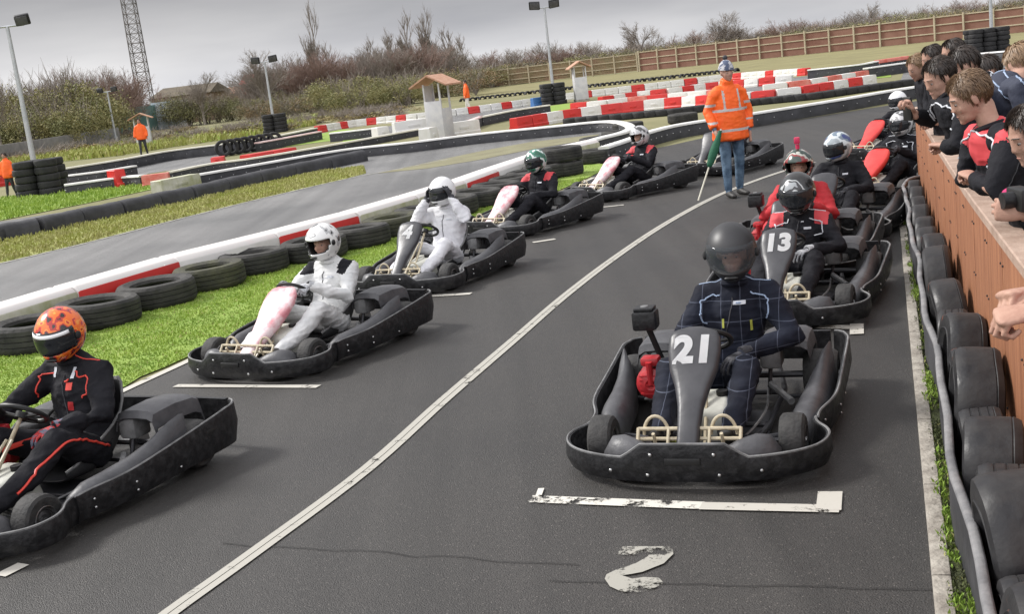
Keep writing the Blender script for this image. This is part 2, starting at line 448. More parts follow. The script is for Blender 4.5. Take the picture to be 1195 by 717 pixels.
    mb.build('steering_column', 'cream', root)
    # seat ---------------------------------------------------------
    rings = []
    for (y, z, hw, lift) in ((.02,.10,.14,.06),(-.04,.085,.165,.10),(-.14,.075,.175,.15),(-.26,.075,.18,.20),(-.36,.10,.18,.22),(-.43,.18,.175,.19),(-.47,.30,.17,.13),(-.50,.42,.165,.07),(-.52,.52,.14,.03),(-.525,.55,.11,.01)):
        ring = []
        for k in range(13):
            t = -1+2*k/12; x = hw*math.sin(t*PI/2*1.0)
            e = abs(t)**2.5
            ring.append(V((x*1.06, y+ e*lift*.55*(1 if z > .2 else .2), z+e*lift*(.25 if z > .2 else 1.0))))
        rings.append(ring)
    mb = MB(); mb.loft(rings, closed_ring=False)
    ob = mb.build('tmp', 'seat'); md = ob.modifiers.new('s', 'SOLIDIFY'); md.thickness = .012; md = ob.modifiers.new('b', 'SUBSURF'); md.levels = 1
    st = link('seat', baked(ob, 'seat'), root)
    mb = MB(); edge = [r[0]+V((0,0,.004)) for r in rings]+[r for r in rings[-1][1:-1]]+[r[-1]+V((0,0,.004)) for r in rings[::-1]]
    mb.tube(edge, .009, 6); mb.build('seat_rim', 'lip', st)
    # engine on the driver's right ----------------------------------
    mb = MB(); mb.box((.33,-.27,.20), (.16,.20,.20), bev=.015)
    for k in range(5): mb.box((.33,-.13,.15+.03*k), (.15,.10,.012), bev=.002)
    mb.box((.33,-.24,.33), (.13,.16,.06), bev=.012)
    en = mb.build('engine', 'engine', root)
    mb = MB(); wm = Matrix.Rotation(-PI/2, 3, 'X'); prof = [(.0,.02),(.03,.045),(.06,.04),(.085,.02),(.092,-.02),(.092,-.05)]
    mb.lathe(prof, n=20); mb.v = [tuple(V((.33,.0,.27))+wm @ V(v)) for v in mb.v]
    for k in range(5): mb.box((.33,.035,.22+.025*k), (.12,.014,.008))
    mb.box((.33,-.05,.30),(.13,.08,.10), bev=.02)
    mb.tube([(.33,.03,.27),(.33,.045,.40)], .018, 8); mb.box((.33,-.01,.395),(.10,.09,.05), bev=.015)
    mb.build('recoil_starter', 'redpart', en)
    mb = MB(); mb.tube(catmull([(.28,-.30,.36),(.20,-.34,.42),(.14,-.40,.30),(.22,-.46,.18)],4), .009, 6); mb.build('fuel_hose', 'black', en)
    mb = MB(); mb.tube(catmull([(-.06,.62,.14),(-.20,.40,.09),(-.27,.0,.10),(-.24,-.40,.12)],5), .007, 5); mb.build('brake_cable', 'lip', root)
    mb = MB(); mb.tube(catmull([(.06,.62,.14),(.20,.40,.09),(.25,.05,.12),(.30,-.12,.30)],5), .006, 5); mb.build('throttle_cable', 'yellowwire', root)
    wm2 = Matrix.Rotation(PI/2, 3, 'Y'); mb = MB(); mb.lathe([(.02,-.003),(.085,-.003),(.085,.003),(.02,.003)], n=20, closed=True); mb.v = [tuple(V((-.15,-.56,.142))+wm2 @ V(v)) for v in mb.v]; mb.build('brake_disc', 'metal', root)
    mb = MB(); mb.box((.16,-.42,.20), (.03,.34,.11), bev=.012); mb.build('chain_guard', 'redpart', root)
    mb = MB(); mb.tube([(.30,-.22,.30),(.36,-.16,.54)], .018, 8); mb.build('air_pipe', 'black', root)
    mb = MB(); mb.box((.37,-.15,.595), (.135,.12,.11), bev=.016); mb.box((.37,-.15,.658), (.11,.10,.02), bev=.006)
    ab = mb.build('air_box', 'plastic', root)
    mb = MB(); mb.lathe([(.0,.673),(.022,.673),(.024,.667)], n=12); mb.v = [(x+.37, y-.15, z) for x, y, z in mb.v]; mb.build('air_box_cap', 'lip', ab)
    mb = MB(); mb.box((.30,-.40,.36), (.26,.10,.08), bev=.02); mb.tube([(.40,-.30,.20),(.46,-.42,.24),(.40,-.80,.22)], .03, 10); mb.build('exhaust', 'engine', root)
    # left pod box: grey battery or silencer cover beside the seat
    mb = MB(); mb.box((-.27,-.42,.30), (.12,.14,.14), bev=.02); mb.tube([(-.27,-.3,.16),(-.40,-.1,.12)], .02, 8); mb.build('side_box', 'lip', root)
    return root

def fairing_rings(kind):
    # (y, z, half width, thickness) from foot to top
    if kind == 'narrow':
        st = [(.845,.115,.045,.03),(.835,.15,.058,.05),(.80,.20,.055,.06),(.74,.27,.056,.07),(.66,.35,.064,.08),(.57,.43,.088,.085),(.50,.50,.122,.08),(.445,.57,.134,.07),(.40,.63,.130,.065),(.37,.655,.115,.055),(.34,.662,.05,.03)]
    else:
        st = [(.845,.115,.05,.03),(.835,.145,.07,.05),(.80,.18,.062,.06),(.71,.24,.060,.07),(.60,.31,.078,.09),(.49,.385,.108,.10),(.40,.45,.138,.09),(.32,.51,.150,.08),(.26,.555,.142,.06),(.22,.58,.12,.045),(.19,.585,.08,.02)]
    return st
def fairing_mesh(kind, mat):
    st = fairing_rings(kind); rings = []
    N = len(st)
    for i, (y, z, hw, th) in enumerate(st):
        a = st[max(i-1,0)]; b = st[min(i+1,N-1)]
        t = V((0, b[0]-a[0], b[1]-a[1])).normalized(); n = V((0, t.z, -t.y))   # outward: forward and up
        if n.y < 0: n = -n
        c = V((0, y, z)); ring = []
        for k in range(16):
            an = 2*PI*k/16; cx = math.cos(an); sy = math.sin(an)
            px = hw*(abs(cx)**.5)*(1 if cx >= 0 else -1)
            d = th*.5*(abs(sy)**.75)*(1 if sy >= 0 else -1)
            ring.append(c+V((px,0,0))+n*(d-th*.5))
        rings.append(ring)
    mb = MB(); mb.loft(rings); return mb.mesh('fairing', mat, 60)

def text_mesh(txt, size, bold=.02, mat='white', shear=0.0):
    cu = bpy.data.curves.new('t', 'FONT'); cu.body = txt; cu.size = size; cu.offset = bold; cu.extrude = .0015; cu.shear = shear
    cu.align_x = 'CENTER'; cu.align_y = 'CENTER'; cu.space_character = 1.05
    ob = bpy.data.objects.new('t', cu); COL.objects.link(ob)
    me = baked(ob, 'number'); me.materials.clear(); me.materials.append(MT[mat]); return me

KART = build_kart()
FAIR = {('narrow','fairing'): fairing_mesh('narrow','fairing'), ('wide','pink'): fairing_mesh('wide','pink'), ('wide','red'): fairing_mesh('wide','red')}
def add_fairing(root, kind, mat, number=None, size=.15, nmat='white'):
    f = link('front_fairing', FAIR[(kind, mat)], root)
    # panel plane between stations
    st = fairing_rings(kind); i0 = 5 if kind == 'wide' else 6; a = V((0, st[i0][0], st[i0][1])); b = V((0, st[i0+2][0], st[i0+2][1]))
    t = (b-a).normalized(); n = V((0, t.z, -t.y)); n = n if n.y > 0 else -n
    c = (a+b)/2+n*.0075
    mb = MB(); mb.ell((0, .846, .158), (.014,.008,.014), 10, 6); mb.build('bolt', 'metal', f)
    if number:
        me = text_mesh(number, size, .0105, nmat, .05)
        # text x must point to the driver's left (-X) seen from the front
        R3 = Matrix((V((-1,0,0)), t, n)).transposed()
        for v in me.vertices: v.co = R3 @ v.co+c
        # lay the figures onto the curved panel
        bv = BVHTree.FromPolygons([v.co.copy() for v in FAIR[(kind,mat)].vertices], [p.vertices[:] for p in FAIR[(kind,mat)].polygons])
        for v in me.vertices:
            hit = bv.ray_cast(v.co+n*.2, -n)
            if hit[0] is not None: v.co = hit[0]+n*.003
        link('number_decal', me, f)
    return f
KART_FAIRING = add_fairing

def place_kart(x, y, deg, label, kind='narrow', mat='fairing', number=None, size=.15, first=[True], turn=0, nmat='white', air=False):
    if first[0]: root = KART; first[0] = False
    else:
        root = copy_tree_base()
        if not air:
            for ch in [c for c in bpy.data.objects if c.parent == root and c.name.startswith('air_')]:
                for g_ in [c for c in bpy.data.objects if c.parent == ch]: bpy.data.objects.remove(g_)
                bpy.data.objects.remove(ch)
    th = math.radians(deg)
    root.location = (x, y, 0); root.rotation_euler = (0, 0, PI-th)
    root['label'] = label; root.scale = (KS, KS, KS)
    add_fairing(root, kind, mat, number, size, nmat)
    return root
KS = .975
def copy_tree_base():
    c = KART.copy(); COL.objects.link(c)
    for ch in BASEK:
        d = ch.copy(); COL.objects.link(d); d.parent = c
        for g in BASEG[ch.name]:
            e = g.copy(); COL.objects.link(e); e.parent = d
    return c
BASEK = kids(KART); BASEG = {k.name: kids(k) for k in BASEK}
# ------------------------------------------------------------------ people
class Body:
    """overlapping closed lofts, fused by a voxel remesh into one continuous surface"""
    def __init__(s): s.mb = MB(); s.seg = []
    def chain(s, pts, side=V((1,0,0)), mat=0, n=14, capa=True, capb=True):
        """pts = [(point, ru, rv)]; ru along 'side'"""
        P = [V(p[0]) for p in pts]; N = len(P); rings = []
        # densify with catmull on centres and radii
        for i in range(N):
            t = (P[min(i+1,N-1)]-P[max(i-1,0)])
            if t.length < 1e-6: t = V((0,0,1))
            u, w = frame(t, side); rings.append((P[i], t.normalized(), u, w, pts[i][1], pts[i][2]))
        out = []
        def ring(c, u, w, a, b): return [c+u*math.cos(2*PI*k/n)*a+w*math.sin(2*PI*k/n)*b for k in range(n)]
        c, t, u, w, a, b = rings[0]; m = min(a, b)
        for q in (1.0-.02, .8, .5): out.append(ring(c-t*m*q*(1 if capa else .2), u, w, a*math.sqrt(1-q*q), b*math.sqrt(1-q*q)))
        for c, t, u, w, a, b in rings: out.append(ring(c, u, w, a, b))
        c, t, u, w, a, b = rings[-1]; m = min(a, b)
        for q in (.5, .8, .98): out.append(ring(c+t*m*q*(1 if capb else .2), u, w, a*math.sqrt(1-q*q), b*math.sqrt(1-q*q)))
        s.mb.loft(out)
        for i in range(N-1): s.seg.append((P[i], P[i+1], (pts[i][1]+pts[i][2]+pts[i+1][1]+pts[i+1][2])/4, mat))
        return s
    def ell(s, c, r, rot=None, mat=0):
        s.mb.ell(c, r, 16, 12, rot); s.seg.append((V(c), V(c)+V((0,0,1e-4)), sum(r)/3, mat)); return s
    def finish(s, name, mats, voxel=.015, smooth=4, wrinkle=0.0, wscale=9.0, rule=None, parent=None, loc=(0,0,0), rz=0.0, seed=0):
        me = s.mb.mesh(name, mats[0], 0); ob = link('tmpbody', me)
        md = ob.modifiers.new('r', 'REMESH'); md.mode = 'VOXEL'; md.voxel_size = voxel; md.adaptivity = 0
        if smooth: m2 = ob.modifiers.new('s', 'SMOOTH'); m2.factor = .5; m2.iterations = smooth
        me2 = baked(ob, name); bpy.data.meshes.remove(me)
        me2.materials.clear()
        for m in mats: me2.materials.append(MT[m] if isinstance(m, str) else m)
        if wrinkle:
            nn = [v.normal.copy() for v in me2.vertices]
            for v, n in zip(me2.vertices, nn):
                q = v.co*wscale+V((seed*7.3, 0, 0))
                fo = 1-abs(noise.noise(V((q.x*.8, q.y*.8, q.z*2.6))))*2.4
                d = .6*noise.noise(q)+.55*max(0, fo)**2-.25+.35*noise.noise(q*2.6)
                k = 1.0
                if rule is None or True: v.co += n*d*wrinkle
        if len(mats) > 1:
            for p in me2.polygons:
                c = p.center; best = 1e9; bm_ = 0
                for a, b, r, m in s.seg:
                    ab = b-a; t = max(0, min(1, (c-a).dot(ab)/ab.length_squared)); d = (c-(a+ab*t)).length-r
                    if d < best: best = d; bm_ = m
                if rule:
                    q = rule(c, bm_)
                    if q is not None: bm_ = q
                p.material_index = bm_
        me2.shade_smooth(); me2.update()
        o = link(name, me2, parent, loc, rz); return o

def surf_line(me, pts, r, name, mat, parent, n=10, origin=None):
    """piping: a curve laid on the surface of a mesh"""
    bv = BVHTree.FromPolygons([v.co.copy() for v in me.vertices], [p.vertices[:] for p in me.polygons])
    P = []
    for p in catmull(pts, n):
        h = bv.find_nearest(p)
        P.append(h[0]+h[1]*r*.4)
    mb = MB(); mb.tube(P, r, 6); return mb.build(name, mat, parent)

def hand_mesh(curl, voxel=.0045, scale=1.0, spread=.10, thumb=.6):
    """right hand, wrist at origin, fingers along +Y, palm facing -Z, thumb on -X side"""
    b = Body()
    b.chain([((0,-.03,0),.026,.020),((0,.0,0),.027,.019),((0,.03,0),.036,.016),((.0,.065,0),.041,.014),((0,.085,0),.040,.012)])
    fl = [(-.030,.088,.044,.026,.022),(-.010,.093,.049,.029,.023),(.011,.090,.045,.027,.022),(.031,.080,.034,.021,.019)]
    for i, (x, y, a, c, d) in enumerate(fl):
        ang = 0; p = V((x, y-.012, 0)); dirx = (x/.03)*spread; pts = [(p-V((0,.02,0)),.009,.009),(p,.0095,.0095)]
        for L, k in ((a,.75),(c,1.0),(d,.8)):
            ang += curl*k
            dv = V((math.sin(dirx)*math.cos(ang), math.cos(dirx)*math.cos(ang), -math.sin(ang)))
            p = p+dv*L; pts.append((p, .0088-.0006*len(pts)*.5, .0088-.0006*len(pts)*.5))
        b.chain(pts, n=10)
    p0 = V((-.022,.012,-.004)); p1 = V((-.045,.040,-.014)); d1 = V((-.35+.5*thumb,.75,-.45*thumb)).normalized(); p2 = p1+d1*.034; d2 = V((-.1+.7*thumb,.65,-.55*thumb)).normalized(); p3 = p2+d2*.026
    b.chain([(p0,.014,.012),(p1,.0125,.012),(p2,.0105,.010),(p3,.009,.0085)], n=10)
    for i, v in enumerate(b.mb.v): b.mb.v[i] = tuple(V(v)*scale)
    me = b.mb.mesh('hand', 'skin', 0); ob = link('tmph', me)
    md = ob.modifiers.new('r', 'REMESH'); md.mode = 'VOXEL'; md.voxel_size = voxel
    m2 = ob.modifiers.new('s', 'SMOOTH'); m2.factor = .5; m2.iterations = 2
    r = baked(ob, 'hand'); r.shade_smooth(); return r
HAND = {}
for cn, cv in (('grip',1.25),('relax',.55),('fist',1.5)):
    HAND[cn] = hand_mesh(cv, thumb=.9 if cn != 'relax' else .4)
def hand(parent, kind, wrist, fdir, pdir, right, mat, name='glove', scale=1.0):
    """fdir: where fingers point; pdir: where the palm faces"""
    me = HAND[kind].copy(); me.name = name; me.materials.clear(); me.materials.append(MT[mat])
    y = V(fdir).normalized(); z = -(V(pdir)-y*V(pdir).dot(y)).normalized(); x = y.cross(z)
    R3 = Matrix((x, y, z)).transposed()
    sx = 1 if right else -1
    for v in me.vertices: v.co = R3 @ V((v.co.x*sx*scale, v.co.y*scale, v.co.z*scale))+V(wrist)
    if not right: me.flip_normals()
    return link(name, me, parent)

def helmet(parent, shell, visor, open_=False, name='helmet', pos=V((0,0,0)), yaw=0, pitch=0, vents=True, s=1.0, peak=None):
    NA, NE = 44, 30; vs = []; idx = {}
    def P(az, el, k=1.0):
        a, b, c = .128, .158, .148
        x = a*math.cos(el)*math.sin(az); y = b*math.cos(el)*math.cos(az); z = c*math.sin(el)
        f = max(0, math.cos(az)); low = max(0, -math.sin(el)-.05)
        y += .035*f*f*min(1, low*2.2)                        # chin bar
        x *= 1-.18*low; y -= .01*low
        if math.cos(az) < 0: y *= .98; 
        return V((x, y, z))*k
    el0 = -1.02
    def opening(az, el):
        w = 1.08-.35*max(0,(-.02-el)*2.2)**2
        return abs(az) < w and -.44 < el < .30
    def build(k, f):
        o = len(f.v); vs = []; fs = []
        for i in range(NE+1):
            el = el0+(PI/2-el0)*i/NE
            for j in range(NA): vs.append(P(-PI+2*PI*j/NA, el, k))
        for i in range(NE):
            for j in range(NA):
                el = el0+(PI/2-el0)*(i+.5)/NE; az = -PI+2*PI*(j+.5)/NA
                if opening(az, el): continue
                fs.append((i*NA+j, i*NA+(j+1) % NA, (i+1)*NA+(j+1) % NA, (i+1)*NA+j))
        return vs, fs
    vs, fs = build(1.0, MB()); mb = MB(); mb.add(vs, fs)
    me = bpy.data.meshes.new('h'); me.from_pydata(mb.v, [], mb.f); me.materials.append(MT[shell] if isinstance(shell, str) else shell); me.materials.append(MT['dark_inner'])
    bm = bmesh.new(); bm.from_mesh(me); bmesh.ops.remove_doubles(bm, verts=bm.verts[:], dist=1e-5)
    loose = [v for v in bm.verts if not v.link_faces]; bmesh.ops.delete(bm, geom=loose, context='VERTS')
    bmesh.ops.recalc_face_normals(bm, faces=bm.faces[:]); bm.to_mesh(me); bm.free()
    ob = link('hh', me); md = ob.modifiers.new('s', 'SOLIDIFY'); md.thickness = .022; md.offset = -1; md.material_offset = 1; md.material_offset_rim = 1
    md = ob.modifiers.new('b', 'SUBSURF'); md.levels = 1
    m2 = baked(ob, name); m2.shade_smooth()
    R3 = RZ(yaw) @ RX(pitch)
    def xf(me_):
        for v in me_.vertices: v.co = R3 @ (v.co*s)
        return me_
    h = link(name, xf(m2), parent, pos)
    if visor:
        rings = []
        a0, a1 = (-.40, .40)
        up = .42 if open_ else 0
        for i in range(9):
            el = -.36+.80*i/8+up
            rings.append([P(-1.22+2.44*j/20, el, 1.03) for j in range(21)])
        mb = MB(); mb.loft(rings, closed_ring=False); ob = mb.build('tv', visor); md = ob.modifiers.new('s', 'SOLIDIFY'); md.thickness = .003
        link('visor', xf(baked(ob, 'visor')), h)
    if vents:
        mb = MB()
        for sx in (-1,1):
            mb.ell(P(sx*1.30, .02, 1.02), (.012,.022,.022), 12, 8)
        cv = MB(); cv.ell(P(0, -.62, 1.0), (.034,.012,.010), 10, 6); link('chin_vent', xf(cv.mesh('chin_vent', 'black')), h)
        link('visor_pivots', xf(mb.mesh('visor_pivots', 'dark_inner' if visor else 'black')), h)
    if peak:
        mb = MB(); rings = []
        for q in (0, 1):
            rings.append([P(-.95+1.9*j/14, .36+.03*q, 1.045) for j in range(15)])
        rings = [[P(-1.0+2.0*j/14, e, 1.042) for j in range(15)] for e in (.24,.30,.37)]
        mb.loft(rings, closed_ring=False); ob = mb.build('tv', peak); md = ob.modifiers.new('s', 'SOLIDIFY'); md.thickness = .003
        link('visor_strip', xf(baked(ob, 'visor_strip')), h)
    return h

def head_parts(b, c, yaw=0, pitch=0, roll=0, s=1.0, mat=0):
    """head geometry added to a Body; c = centre of the skull"""
    R3 = RZ(yaw) @ RX(pitch) @ RY(roll)
    def e(p, r, rot=None, m=mat): b.ell(V(c)+R3 @ (V(p)*s), [q*s for q in r], (R3 @ rot) if rot is not None else R3, m)
    e((0,-.012,.022),(.076,.096,.090)); e((0,.022,-.018),(.066,.074,.090)); e((0,.042,-.074),(.048,.050,.038))
    e((0,.078,-.098),(.020,.016,.014))                   # chin
    e((0,.074,.016),(.050,.018,.016))                    # brow
    e((0,.086,-.004),(.009,.012,.024), RX(.30)); e((0,.092,-.024),(.0125,.013,.010))    # nose
    for sx in (-1,1):
        e((sx*.010,.098,-.031),(.008,.009,.007)); e((sx*.036,.068,-.030),(.022,.012,.024))
        e((sx*.078,.000,-.012),(.010,.020,.032), RZ(sx*-.35)); 
    e((0,.082,-.058),(.024,.012,.008)); e((0,.080,-.070),(.020,.012,.008))
    return R3
def face_details(parent, c, R3, s=1.0, brow='hair_dark'):
    mbw, mbi, mbb = MB(), MB(), MB()
    for sx in (-1,1):
        p = V(c)+R3 @ (V((sx*.031,.076,-.002))*s)
        ey = MB(); ey.ell(p, (.0115*s,.0095*s,.0075*s), 10, 8, R3); e = ey.build('eye', 'eyewhite', parent)
        q = V(c)+R3 @ (V((sx*.031,.0825,-.003))*s)
        ir = MB(); ir.ell(q, (.0058*s,.004*s,.0062*s), 10, 8, R3); ir.build('iris', 'iris', e)
        pts = [V(c)+R3 @ (V((sx*x,y,z))*s) for x, y, z in ((.013,.092,.022),(.03,.090,.025),(.05,.078,.021))]
        mbb.tube(catmull(pts,3), .0024*s, 5)
    mbb.build('eyebrows', brow, parent)
    mb = MB(); mb.ell(V(c)+R3 @ (V((0,.0905,-.064))*s), (.018*s,.0035*s,.0038*s), 12, 6, R3); mb.build('lips', 'lips', parent)

def hair(parent, c, R3, s, mat, seed=0, front=.55, length=.05, back=-.06, n=900):
    """cap plus combed locks; the face and ears stay clear"""
    rnd = random.Random(seed); mb = MB(); rings = []
    NA = 40
    for i in range(13):
        ring = []
        for j in range(NA):
            az = 2*PI*j/NA; f = math.cos(az)      # f=1 is the face side
            low = -.55 if f < .1 else (-.55+ (f-.1)/.9*(front+.95))
            if .1 > f > -.45 and abs(math.sin(az)) > .8: low = -.12
            el = low+(PI/2-low)*i/12
            r = V((.080*math.cos(el)*math.sin(az), -.014+.101*math.cos(el)*math.cos(az), .024+.095*math.sin(el)))
            w = 1+.035*noise.noise(V((az*3+seed, el*4, seed)))+.02*math.sin(az*9+seed)*math.cos(el)
            ring.append(V(c)+R3 @ (r*w*s))
        rings.append(ring)
    mb.loft(rings, caps=False)
    for k in range(n):
        az = rnd.uniform(-PI, PI); f = math.cos(az); low = -.6 if f < .1 else (-.6+(f-.1)/.9*(front+.95))
        if .1 > f > -.45 and abs(math.sin(az)) > .8: low = -.18
        el = rnd.uniform(low, 1.45)
        pts = []; L = length*rnd.uniform(.6,1.2)
        el2 = el; az2 = az+rnd.uniform(-.06,.06); dr = rnd.uniform(-.25,.25)
        for q in range(4):
            lift = .96+.02*q+.06*rnd.random()*(q/3)
            r = V((.084*math.cos(el2)*math.sin(az2), -.012+.106*math.cos(el2)*math.cos(az2), .022+.101*math.sin(el2)))*lift
            pts.append(V(c)+R3 @ (r*s)); el2 -= L/.1/3*1.0*(1 if f < .4 else .75); az2 += dr*.12
        mb.tube(pts, [.0030*s,.0034*s,.0026*s,.0006*s], 3, caps=False)
    return mb.build('hair', mat, parent)

def driver(x, y, deg, label, suit, helm, visor, tall=1.0, glove='glove_black', pose='wheel', yaw=0.0, pitch=.12, piping=None, panels=None, open_=False, peak=None, lean=0.0, group='karting drivers waiting in their karts', seed=0, legs=None, voxel=.015, hs=1.06, patches=((-.07,.575,.055,.018,'piping_white'),)):
    th = math.radians(deg)
    root = thing('person', label, 'person', (x, y, 0), PI-th, group); root.scale = (KS, KS, KS)
    k = tall
    pel = V((0,-.29,.205)); wai = V((lean*.3,-.37,.36*k)); che = V((lean*.7,-.40,.51*k)); sh = V((lean,-.41,.625*k)); nk = V((lean,-.39,.695*k)); hd = V((lean,-.355,.845*k+.01))
    b = Body()
    b.chain([(pel,.185,.135),(wai,.178,.140),(che,.200,.145),(sh+V((0,0,-.01)),.185,.112),(sh+V((0,0,.045)),.115,.085)])
    b.chain([(sh+V((0,0,.03)),.062,.062),(nk+V((0,0,.03)),.058,.058)], mat=0)
    W = {'wheel': ((V((-.135,.06,.56)), V((-.30,-.17,.43*k))), (V((.135,.06,.56)), V((.30,-.17,.43*k)))),
         'helmet': ((V((-.145,-.26,.80*k)), V((-.30,-.22,.58*k))), (V((.145,-.26,.80*k)), V((.30,-.22,.58*k)))),
         'lap': ((V((-.13,-.02,.42)), V((-.31,-.24,.42*k))), (V((.10,.02,.46)), V((.29,-.20,.42*k)))),
         'mixed': ((V((-.19,.02,.43)), V((-.32,-.22,.42*k))), (V((.20,.16,.58)), V((.33,-.12,.44*k))))}[pose]
    W = tuple((wr+V((lean*.5,0,0)), el+V((lean,0,0))) for wr, el in W)
    for s, (wr, el) in ((-1, W[0]), (1, W[1])):
        sp = sh+V((s*.175,0,-.005))
        b.chain([(sh+V((s*.09,0,.0)),.088,.086),(sp,.088,.084),((sp+el)/2,.078,.074),(el,.070,.068),((el*.5+wr*.5),.061,.058),(el*.15+wr*.85,.050,.047),(wr,.038,.036)], side=V((0,1,0)))
        hip = V((s*.095,-.26,.19)); kn = V((s*.205,.10,.375)) if not legs else legs[0 if s < 0 else 1][0]; an = V((s*.175,.56,.175)); 
        b.chain([(hip,.104,.100),(hip*.5+kn*.5,.092,.090),(kn,.076,.076),(kn*.5+an*.5+V((0,-.02,-.02)),.070,.066),(an,.056,.054)], side=V((1,0,0)), mat=1)
        b.chain([(an+V((0,-.01,-.02)),.040,.038),(an+V((0,.10,.0)),.040,.032),(an+V((0,.155,.05)),.036,.022)], mat=2)
    R3 = head_parts(b, hd, yaw, -pitch, 0, .95, 3)
    rule = None
    mats = [suit, suit, 'shoe', 'skin']+([panels] if panels else [])
    if panels:
        def rule(c, m):
            if m == 0 and abs(c.x-lean) > .12 and abs(c.x-lean) < .23 and c.z > .60*k and c.z < .72*k: return 4
            return None
    o = b.finish('body', mats, voxel, 3, .013, 8, rule, root, seed=seed)
    for s, (wr, el) in ((-1, W[0]), (1, W[1])):
        d = (wr-el).normalized()
        if pose == 'helmet': fd, pd = V((-s*.25,.1,1)), V((-s,0,0)); kd = 'relax'
        elif wr.z > .5: fd, pd = V((-s*.1,.8,-.2)), V((-s*.5,.3,-.8)); kd = 'grip'
        else: fd, pd = (d+V((0,.3,-.1))), V((0,-.1,-1)); kd = 'relax'
        hand(root, kd, wr+d*.012, fd, pd, s > 0, glove)
        mb = MB(); mb.tube([wr-d*.035, wr+d*.02], .039, 12); mb.build('cuff', glove, root)
    helmet(root, HM[helm], visor, open_, pos=hd+V((0,.006,.008)), yaw=yaw, pitch=-pitch, peak=peak, s=hs)
    if visor == 'visor_clear' or visor is None: face_details(o, hd, R3, .95)
    me = o.data
    if piping:
        for s in (-1,1):
            surf_line(me, [V((lean+s*.085,-.28,.66*k)), V((lean+s*.15,-.27,.64*k)), V((lean+s*.19,-.31,.60*k)), V((lean+s*.165,-.24,.55*k)), V((lean+s*.15,-.26,.50*k))], .0045, 'piping', piping, o)
            surf_line(me, [V((lean+s*.07,-.36,.74*k)), V((lean+s*.12,-.38,.71*k)), V((lean+s*.20,-.40,.68*k))], .004, 'piping', piping, o)
        if pose == 'mixed' or piping == 'piping_red':
            for s in (-1,1): surf_line(me, [V((s*.21,-.28,.22)), V((s*.26,-.12,.31)), V((s*.28,.08,.37)), V((s*.25,.25,.31)), V((s*.235,.45,.21))], .007, 'piping', piping, o)
        surf_line(me, [V((lean-.055,-.25,.63*k)), V((lean-.02,-.25,.63*k)), V((lean+.015,-.25,.62*k))][:2], .006, 'piping', piping, o)
    # collar, zip, small cloth patches
    for (px_, pz_, w_, h_, mt_) in patches:
        bvp = BVHTree.FromPolygons([v.co.copy() for v in me.vertices], [p.vertices[:] for p in me.polygons]); rows = []
        for i in range(4):
            row = []
            for j in range(6):
                hit = bvp.ray_cast(V((lean+px_+w_*(j/5-.5), .6, pz_*k+h_*(i/3-.5))), V((0,-1,0)))
                row.append(hit[0]+V((0,.004,0)) if hit[0] is not None else V((lean+px_, -.2, pz_*k)))
            rows.append(row)
        pm = MB(); pm.loft(rows, closed_ring=False); pm.build('cloth_patch', mt_, o)
    surf_line(me, [V((lean,-.24,.66*k)), V((lean*.8,-.24,.55*k)), V((lean*.4,-.22,.40*k))], .0035, 'zip', 'glove_black', o)
    mb = MB(); pts = [nk+V((math.cos(a)*.072, math.sin(a)*.070, .0)) for a in [2*PI*q/18 for q in range(18)]]; mb.tube(pts, .016, 8, closed=True); mb.build('collar', suit, o)
    return root, o
